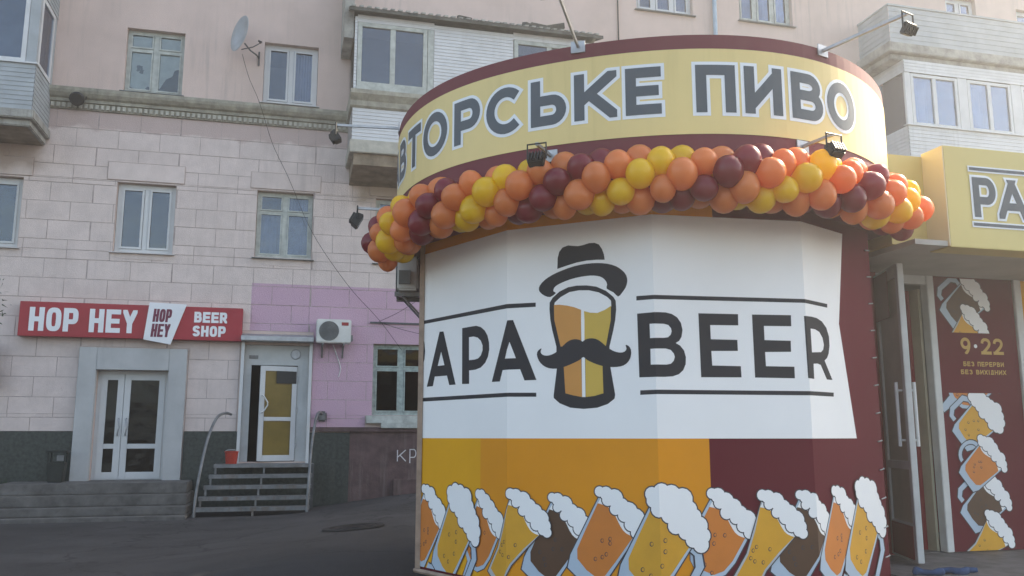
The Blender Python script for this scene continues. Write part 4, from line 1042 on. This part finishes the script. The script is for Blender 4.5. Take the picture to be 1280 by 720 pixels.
for px, py, w, style, beer, lay in ((543, 633, .42, 'loop', 'beer_orange', 1), (580, 640, .46, 'big', 'beer_yellow', 2), (612, 643, .42, 'round', 'beer_orange', 0), (660, 641, .40, 'flared', 'beer_yellow', 2),
                                   (712, 647, .40, 'square', 'beer_brown', 0), (775, 640, .42, 'loop', 'beer_orange', 1), (846, 645, .46, 'big', 'beer_yellow', 2), (914, 643, .42, 'round', 'beer_orange', 0),
                                   (975, 643, .40, 'flared', 'beer_yellow', 2), (1021, 643, .40, 'square', 'beer_brown', 0), (1055, 636, .42, 'loop', 'beer_orange', 1), (1086, 632, .46, 'big', 'beer_yellow', 2)):
    s, z = bpx(px, py); mug(ban, bwrap, s, z, w, rad(-40), style, beer, .0015 + lay * .0036, 1, CL, FOLDS, rad(8), 1.15)
# corner trims, lacing along the right edge
b = MB(); p = CORN[0]; b.box(p[0] - .05, p[0] - .002, p[1] - .02, p[1] + .06, ZB - .02, ZT); kobj(b, 'corner_trim', 'trim_tan')
b = MB(); b.tube([(-.92, 8.65, ZB - .03), (-.05, 7.57, ZB - .03), (1.14, 7.0, ZB - .03), (2.47, 7.24, ZB - .03), (3.37, 8.03, ZB - .03)], .022, 6); kobj(b, 'base_trim', 'trim_tan')
for k in range(12):
    z = .55 + k * .25; b = MB(); x, y = CORN[4]; b.tube([(x - .06, y - .075, z), (x + .0, y - .02, z + .01), (x + .02, y + .06, z + .02)], .006, 5); kobj(b, 'lacing', 'galv')

# sign drum
DC = (1.23, 9.3)
CO = [2.5568, -.0294, .0762, .0068, .0538, -.0036, .0449, -.006, -.0259, -.0055, .0301]
def dr(t): return CO[0] + sum(CO[2 * k - 1] * math.cos(k * t) + CO[2 * k] * math.sin(k * t) for k in range(1, 6))
def dpt(t, off=0.0): r = dr(t) + off; return Vector((DC[0] + r * math.sin(t), DC[1] - r * math.cos(t)))
NT = 720; TT = [-1.7 + 3.4 * k / 799 for k in range(800)]; DS = [0.0]
for k in range(799): DS.append(DS[-1] + (dpt(TT[k + 1]) - dpt(TT[k])).length)
def t_of_s(s):
    lo, hi = 0, 799
    while hi - lo > 1:
        m = (lo + hi) // 2
        if DS[m] <= s: lo = m
        else: hi = m
    return TT[lo] + (TT[hi] - TT[lo]) * (s - DS[lo]) / max(1e-9, DS[hi] - DS[lo])
ZD0, ZD1, ZD2, ZD3 = 3.50, 3.99, 4.716, 4.84
def ring(b, z0, z1, off, n=160):
    P = [dpt(-PI + 2 * PI * k / n, off) for k in range(n)]
    for k in range(n):
        p, q = P[k], P[(k + 1) % n]; b.face([(p.x, p.y, z0), (q.x, q.y, z0), (q.x, q.y, z1), (p.x, p.y, z1)])
def disc(b, z, off, n=160): b.face([(*dpt(-PI + 2 * PI * k / n, off), z) for k in range(n)])
b = MB(); ring(b, ZD0, ZD3, -.006); disc(b, ZD3 - .05, -.006); disc(b, ZD0, -.006); ring(b, ZD3 - .05, ZD3, -.06)
n = 160
for k in range(n):
    p, q, p2, q2 = dpt(-PI + 2 * PI * k / n, -.006), dpt(-PI + 2 * PI * (k + 1) / n, -.006), dpt(-PI + 2 * PI * k / n, -.06), dpt(-PI + 2 * PI * (k + 1) / n, -.06)
    b.face([(p.x, p.y, ZD3), (q.x, q.y, ZD3), (q2.x, q2.y, ZD3), (p2.x, p2.y, ZD3)])
drum = kobj(b, 'sign_drum', 'drum_maroon')
b = MB(); ring(b, ZD1, ZD2, 0); o = b.obj('yellow_band', 'drum_yellow', drum)
def dwrap(s, z, h):
    t = t_of_s(s); p = dpt(t, .002 + h); return Vector((p.x, p.y, z))
LET = [('А', .40, .78), ('В', .85, 1.19), ('Т', 1.27, 1.62), ('О', 1.68, 2.10), ('Р', 2.20, 2.52), ('С', 2.59, 2.97), ('Ь', 3.04, 3.36), ('К', 3.43, 3.79), ('Е', 3.86, 4.15), ('П', 4.425, 4.75), ('И', 4.825, 5.16), ('В', 5.25, 5.585), ('О', 5.64, 6.03)]
for chh, s0, s1 in LET:
    z0, z1 = (4.17, 4.575) if chh not in 'ОС' else (4.163, 4.582)
    for nm, gr, m, h in (('letter_outline', .028, 'letter_white', 0.0), ('letter', 0.0, 'letter_slate', .0025)):
        f = Flat(); stroke_letter(f, chh, s0, s1, z0, z1, .088, h, gr, 2.0)
        f.obj(nm, m, drum, dwrap, [s0 - .1 + .07 * k for k in range(10)])

# floodlights on arms
def floodlight(t, z, length, rise, label, scale=1.0, down=False):
    p = dpt(t, .0); dirv = Vector((math.sin(t), -math.cos(t)))
    fr = empty('floodlight', label, 'floodlight', (p.x, p.y, z), math.atan2(dirv.x, -dirv.y), 'floodlights round the kiosk sign')
    # local: -y is outward
    b = MB(); b.box(-.012, .012, -length, .0, -.012, .012) if not rise else b.tube([(0, 0, 0), (0, -length, rise)], .014, 6); b.obj('arm', 'galv', fr)
    b = MB(); b.box(-.06, .06, -.012, -.001, -.05, .05); b.obj('wall_plate', 'galv', fr)
    e = (0, -length, rise); s = scale
    b = MB(); b.tube([(-.12 * s, e[1], e[2] - .13), (-.12 * s, e[1], e[2]), (.12 * s, e[1], e[2]), (.12 * s, e[1], e[2] - .13)], .008, 6); b.obj('bracket', 'black_plastic', fr)
    tilt = rad(-28) if not down else rad(35)
    hz = e[2] - .13
    b = MB(); b.prism([(-.055 * s, -.075 * s), (.045 * s, -.095 * s), (.045 * s, .095 * s), (-.055 * s, .075 * s)], 'x', -.10 * s, .10 * s)
    b.obj('housing', 'black_plastic', fr, (0, e[1], hz), (tilt, 0, 0), bevel=.008)
    b = MB(); b.box(-.085 * s, .085 * s, .0455 * s, .05 * s, -.075 * s, .075 * s); b.obj('lens', 'pane_dark', fr, (0, e[1], hz), (tilt, 0, 0))
    b = MB()
    for k in range(5): x = -.08 * s + k * .04 * s; b.box(x, x + .008, -.085 * s, -.056 * s, -.06 * s, .06 * s)
    b.obj('cooling_fins', 'black_plastic', fr, (0, e[1], hz), (tilt, 0, 0))
    return fr
floodlight(t_of_s(3.22), 3.90, .34, 0, 'black floodlight above the balloons below the first letters of the sign', .66)
floodlight(t_of_s(5.33), 3.93, .34, 0, 'black floodlight above the balloons below the last letters of the sign', .66)
floodlight(t_of_s(.80), 3.90, .42, 0, 'black floodlight sticking out sideways at the left end of balloons', .8)
floodlight(t_of_s(3.47), ZD3 - .02, 1.0, .15, 'black floodlight on arm over the sign top in front of middle balcony', .9, True)
floodlight(t_of_s(5.62), ZD3 - .02, .80, .0, 'black floodlight on arm over sign top before right balcony', .55, True)
floodlight(t_of_s(.70), ZD3 - .02, .66, .0, 'black floodlight on long arm left of the sign top', .7, True)

# balloon garland
gar = empty('balloon_garland', 'spiral garland of orange yellow and maroon balloons below kiosk sign', 'balloons', (1.23, 9.3, 3.58))
prof = [(0.0, -1.0), (.16, -.985), (.42, -.90), (.70, -.70), (.90, -.40), (.99, -.05), (.97, .28), (.84, .58), (.62, .82), (.38, .98), (.18, 1.08), (.07, 1.13), (.045, 1.17), (.09, 1.23), (.0, 1.21)]
BR = .117
bme = {}
for c in ('orange', 'yellow', 'maroon'):
    b = MB(); b.lathe([(r * BR, -h * BR) for r, h in prof], 20); bme[c] = b.mesh('balloon_' + c, 'balloon_' + c, smooth=True)
SP = .155
GS = [-1.42]; 
path = []; s = 0; t = -1.29; prev = dpt(t, .13); step = .002
path.append(t); acc = 0
while t < .98:
    t += step; q = dpt(t, .13); acc += (q - prev).length; prev = q
    if acc >= SP: acc -= SP; path.append(t)
rb = random.Random(11)
PH0 = None
# cluster nearest the photograph's maroon band (theta -0.325) has maroon pointing outward
kref = min(range(len(path)), key=lambda k: abs(path[k] + .325))
for k, t in enumerate(path):
    p = dpt(t, .13); out = Vector((math.sin(t), -math.cos(t), 0))
    tn = (dpt(t + .01, .13) - dpt(t - .01, .13)).normalized(); tang = Vector((tn.x, tn.y, 0)); out = Vector((tn.y, -tn.x, 0))
    zc = 3.58 - .10 * sstep(-.95, -1.4, t) if t > -.9 else 3.58 - .12 * min(1, (-.9 - t) / .5)
    for j, colr in enumerate(('maroon', 'orange', 'yellow', 'orange')):
        al = rad(90 * j * -1 + 45 * (k - kref)) + rb.uniform(-.07, .07)
        rho = .155 + rb.uniform(-.012, .012)
        dv = (out * math.cos(al) + Vector((0, 0, 1)) * math.sin(al))
        pos = Vector((p.x, p.y, zc)) + dv * rho + tang * rb.uniform(-.015, .015)
        rin = (pos.xy - Vector(DC)).length
        o = link_mesh('balloon', bme[colr], gar, pos - Vector(gar.location))
        zax = (dv + tang * rb.uniform(-.2, .2)).normalized()          # nozzle toward the cord
        o.rotation_euler = zax.to_track_quat('Z', 'Y').to_euler()
        sc_ = rb.uniform(.90, 1.08); q_ = rb.uniform(.92, 1.05); o.scale = (sc_ * q_, sc_ / q_, sc_ * rb.uniform(.95, 1.12))
b = MB(); b.tube([(*dpt(t, .13), 3.58 if t > -.9 else 3.58 - .12 * min(1, (-.9 - t) / .5)) for t in path], .006, 5); o = b.obj('cord', 'cable_black', gar); o.location = -Vector(gar.location)

# air conditioner hung on the kiosk's left rear side
ak = empty('air_conditioner', 'grimy air conditioner on the kiosk side under the balloons', 'air conditioner', (-1.0, 9.35, 3.10), rad(-86)); air_con(ak, .6, .36, .22)

# ------------------------------------------------------------------ shop pavilion at the right
S0 = Vector((4.6156, 9.5628, 0))
def sw(u, off, z): return Vector((S0.x + u * math.cos(FAZ) + off * math.sin(FAZ), S0.y + u * math.sin(FAZ) - off * math.cos(FAZ), z))
shop = empty('shop_pavilion', 'beer shop pavilion with yellow fascia and open glazed door beside kiosk', 'shop', S0, FAZ)
ZS, ZC = .40, 3.34
b = MB(); b.box(-.80, 9, -.0, 4.0, ZC + .001, 4.2); b.box(-.80, -.76, 0, 4.0, ZS, ZC); b.box(2.9, 9, 0.0, 4.0, ZS, ZC); b.box(-.76, 2.9, 3.9, 4.0, ZS, ZC); shw = b.obj('wall', 'plaster_white', shop)
b = MB(); b.box(-.759, 2.899, .01, 3.899, ZS - .002, ZS + .004); b.obj('floor', 'tile_grey', shop)
b = MB(); b.box(-1.30, 9, -1.38, -.002, ZC, ZC + .05); b.obj('soffit', 'soffit', shop)
b = MB(); b.box(-1.34, 9, -1.12, -.01, ZC + .051, 4.28); b.obj('fascia_back', 'shop_yellow', shop)
b = MB(); b.box(-.93, 9, -1.40, -1.121, ZC - .01, 4.31); fb = b.obj('fascia', 'shop_yellow', shop, bevel=.006)
b = MB(); b.box(-.942, -.931, -1.402, -1.121, ZC, 4.305); b.obj('fascia_side', 'shop_strip', shop)
b = MB(); b.box(-.85, 9, -1.10, 4.05, 4.283, 4.32); b.obj('roof', 'roof_sheet', shop)
# PAPA lettering on the fascia
FWp = lambda x, y, z: Vector((x, -1.406 - z, y))
for ch_, a in (('P', -.64), ('A', -.36), ('P', .02), ('A', .30)):
    w = .26 if ch_ == 'P' else .34
    for nm, gr, m, h in (('letter_outline', .022, 'letter_white', 0), ('letter', 0, 'letter_slate', .0025)):
        f = Flat(); stroke_letter(f, ch_, a, a + w, 3.63, 4.02, .075, h, gr); f.obj(nm, m, shop, FWp)
for z in (3.545, 4.085):
    for m, e, h, nm in (('letter_white', .014, 0, 'rule_outline'), ('letter_slate', 0, .0025, 'rule_line')):
        Flat().poly([(-.66 - e, z - e), (1.6, z - e), (1.6, z + .03 + e), (-.66 - e, z + .03 + e)], 0, h).obj(nm, m, shop, FWp)
# wall with poster panel right of the door
b = MB(); b.box(.0, 1.06, -.02, .05, ZS + .003, ZC - .002); pst = b.obj('poster_panel', 'vinyl_maroon', shop)
b = MB(); b.box(-.09, -.003, -.05, .06, ZS + .003, ZC - .002); b.obj('door_post', 'door_alu', shop, bevel=.006)
b = MB(); b.box(1.063, 1.16, -.05, .06, ZS + .003, ZC - .002); b.obj('door_post', 'door_alu', shop, bevel=.006)
b = MB(); b.box(1.163, 2.9, .0, .05, ZS + .003, ZC - .002); b.obj('yellow_panel', 'vinyl_yellow', shop)
b = MB(); b.box(-.82, -.74, -.06, .06, ZS + .003, ZC - .002); b.obj('door_post', 'door_red', shop)
b = MB(); b.box(-.739, -.091, -.03, .05, ZC - .10, ZC - .002); b.obj('door_header', 'door_alu', shop)
PWp = lambda x, y, z: Vector((x, -.022 - z, y))
PCL1 = (.004, 1.055, 2.72, 3.325); PCL2 = (.004, 1.055, ZS + .006, 2.06)
def spx(px, py, off=0.0):
    v = ray(px, py); n = Vector((math.sin(FAZ), -math.cos(FAZ), 0)); p = S0 + n * off
    t = (p - Vector((0, 0, EYE))).dot(n) / v.dot(n); q = Vector((0, 0, EYE)) + v * t
    return (q - S0).dot(Vector((math.cos(FAZ), math.sin(FAZ), 0))), q.z
for px, py, w, style, beer, lay, cl in ((1216, 368, .40, 'square', 'beer_brown', 0, PCL1), (1216, 405, .38, 'flared', 'beer_yellow', 1, PCL1), (1226, 462, .52, 'round', 'beer_orange', 0, PCL2),
                                       (1232, 516, .40, 'big', 'beer_yellow', 1, PCL2), (1238, 568, .38, 'loop', 'beer_orange', 2, PCL2), (1243, 616, .40, 'square', 'beer_brown', 0, PCL2), (1247, 662, .38, 'flared', 'beer_yellow', 1, PCL2)):
    u, z = spx(px, py); mug(pst, PWp, u, z, w, rad(-52), style, beer, .0005 + lay * .0036, -1, cl)
def ptext(txt, x0, x1, py0, py1, m, t, gap=.35):
    a, z1 = spx(x0, py0); c, z0 = spx(x1, py1)
    word(txt, a, c, z0, z1, m, lambda x, y, z: PWp(x, y, z + .001), t, pst, gap, 2.2)
ptext('9', 1198, 1212, 422, 443, 'print_gold', .034); ptext('22', 1223, 1253, 423, 444, 'print_gold', .034)
u, z = spx(1217.5, 433); Flat().disc(u, z, .022, 0, .001).obj('lettering', 'sign_white', pst, PWp)
ptext('БЕЗ ПЕРЕРВИ', 1202, 1253, 452, 459, 'print_gold', .011, .5); ptext('БЕЗ ВИХІДНИХ', 1199, 1256, 462, 469, 'print_gold', .011, .5)
# open door leaf, hinged at the left post, swung out
hinge = (-.74, -.06)
LA = rad(-110)
def dl(bb, name, m, **k): return bb.obj(name, m, shop, (hinge[0], hinge[1], 0), (0, 0, LA), **k)
zb, zt = ZS + .02, ZC - .05; LWd = .76
b = MB(); w = .075; b.box(0, w, -.03, .03, zb, zt); b.box(LWd - w, LWd, -.03, .03, zb, zt); b.box(w, LWd - w, -.03, .03, zb, zb + .35); b.box(w, LWd - w, -.03, .03, zt - .12, zt); b.box(w, LWd - w, -.028, .028, 1.28, 1.36); dl(b, 'door_leaf', 'door_alu', bevel=.005)
for q in ((1.361, zt - .121), (zb + .351, 1.279)): b = MB(); b.box(w, LWd - w, -.005, .005, *q); dl(b, 'door_glazing', 'panel_beige')
for q in ((w, LWd - w, -.034, -.0305, zb + .02, zb + .33), (w * .2, LWd * .6, -.034, -.0305, zt - .5, zt - .02)): b = MB(); b.box(*q); dl(b, 'door_panel', 'door_red')
for sd_ in (-1, 1):
    b = MB(); y = sd_ * .085; x = LWd - .10
    b.tube([(x, y, 1.50), (x, y, 2.12)], .018, 8)
    for zz in (1.56, 2.04): b.tube([(x, sd_ * .03, zz), (x, y, zz)], .012, 6)
    dl(b, 'door_handle', 'pvc')
# interior: counter and shelf
b = MB(); b.box(-.3, 1.6, 1.6, 2.0, ZS + .005, 1.4); b.obj('counter', 'door_red', shop)
b = MB(); b.box(-.17, -.126, .201, .7, ZS + .005, 3.2); b.obj('inner_panel', 'door_red', shop)
b = MB(); b.box(-.125, -.095, .065, .2, ZS + .005, 3.2); b.obj('inner_panel', 'panel_beige', shop)
# paved porch
b = MB(); b.box(-1.6, 9, -1.9, 4.2, -.05, ZS - .004); tag(b.obj('porch_pavement', 'tile_grey', None, S0, (0, 0, FAZ), bevel=.01), kind='structure')
# blue tarpaulin rolled on the porch edge
b = MB()
pp = [(-1.46 + .055 * k, -1.25 + .05 * math.sin(k * 1.3), ZS + .022 + .008 * math.sin(k * 2.1)) for k in range(13)]
b.tube(pp, [.02] + [.032 + .008 * math.sin(k * 1.7) for k in range(1, 12)] + [.02], 8)
tag(b.obj('rolled_tarpaulin', 'mat_blue', None, S0, (0, 0, FAZ), smooth=True), 'rolled blue tarpaulin on the porch by the open shop door', 'tarpaulin')

# ------------------------------------------------------------------ tree at the left edge (only branch tips reach the frame)
tr = empty('pine_tree', 'dark green tree with branch tips at the left edge above blue plaque', 'tree', (-9.75, 14.6, 0))
b = MB(); b.tube([(0, 0, 0), (.05, .02, 1.6), (.0, .05, 3.2), (-.05, 0, 5.2)], [.14, .12, .09, .03], 8)
rt = random.Random(4)
for k in range(14):
    z = 2.9 + k * .17; a = k * 2.4; L = .95 - .05 * k; b.tube([(0, 0, z), (math.cos(a) * L * .5, math.sin(a) * L * .5, z + .1), (math.cos(a) * L, math.sin(a) * L, z + .05)], [.03, .02, .006], 5)
b.obj('trunk', 'bark', tr)
b = MB()
for k in range(5200):
    z = rt.uniform(2.9, 5.5); R = (1.25 - abs(z - 3.8) * .55); a = rt.uniform(0, 2 * PI); r = R * math.sqrt(rt.random()) * (0.75 + .35 * math.sin(a * 5 + z * 4))
    c = Vector((math.cos(a) * r, math.sin(a) * r, z)); d1 = Vector((rt.gauss(0, 1), rt.gauss(0, 1), rt.gauss(0, .5))).normalized(); d2 = d1.cross(Vector((rt.gauss(0, 1), rt.gauss(0, 1), rt.gauss(0, 1)))).normalized()
    l = rt.uniform(.05, .12); b.face([c - d2 * .012, c + d1 * l, c + d2 * .012])
b.obj('crown', 'leaf', tr)

# ------------------------------------------------------------------ added haze volume standing in for lens veil
b = MB(); b.box(-620, 620, -620, 620, -1.0, 29.5); hz = b.obj('haze', 'soil'); hz.data.materials.clear()
hm = bpy.data.materials.new('veil_haze'); hm.use_nodes = True; t_ = hm.node_tree; t_.nodes.clear()
pv = t_.nodes.new('ShaderNodeVolumePrincipled'); pv.inputs['Color'].default_value = (.94, .95, 1, 1); pv.inputs['Density'].default_value = .0030; pv.inputs['Anisotropy'].default_value = .6
om = t_.nodes.new('ShaderNodeOutputMaterial'); t_.links.new(pv.outputs[0], om.inputs['Volume']); hz.data.materials.append(hm)
tag(hz, 'thin added haze standing in for lens veil', 'haze', kind='stuff')
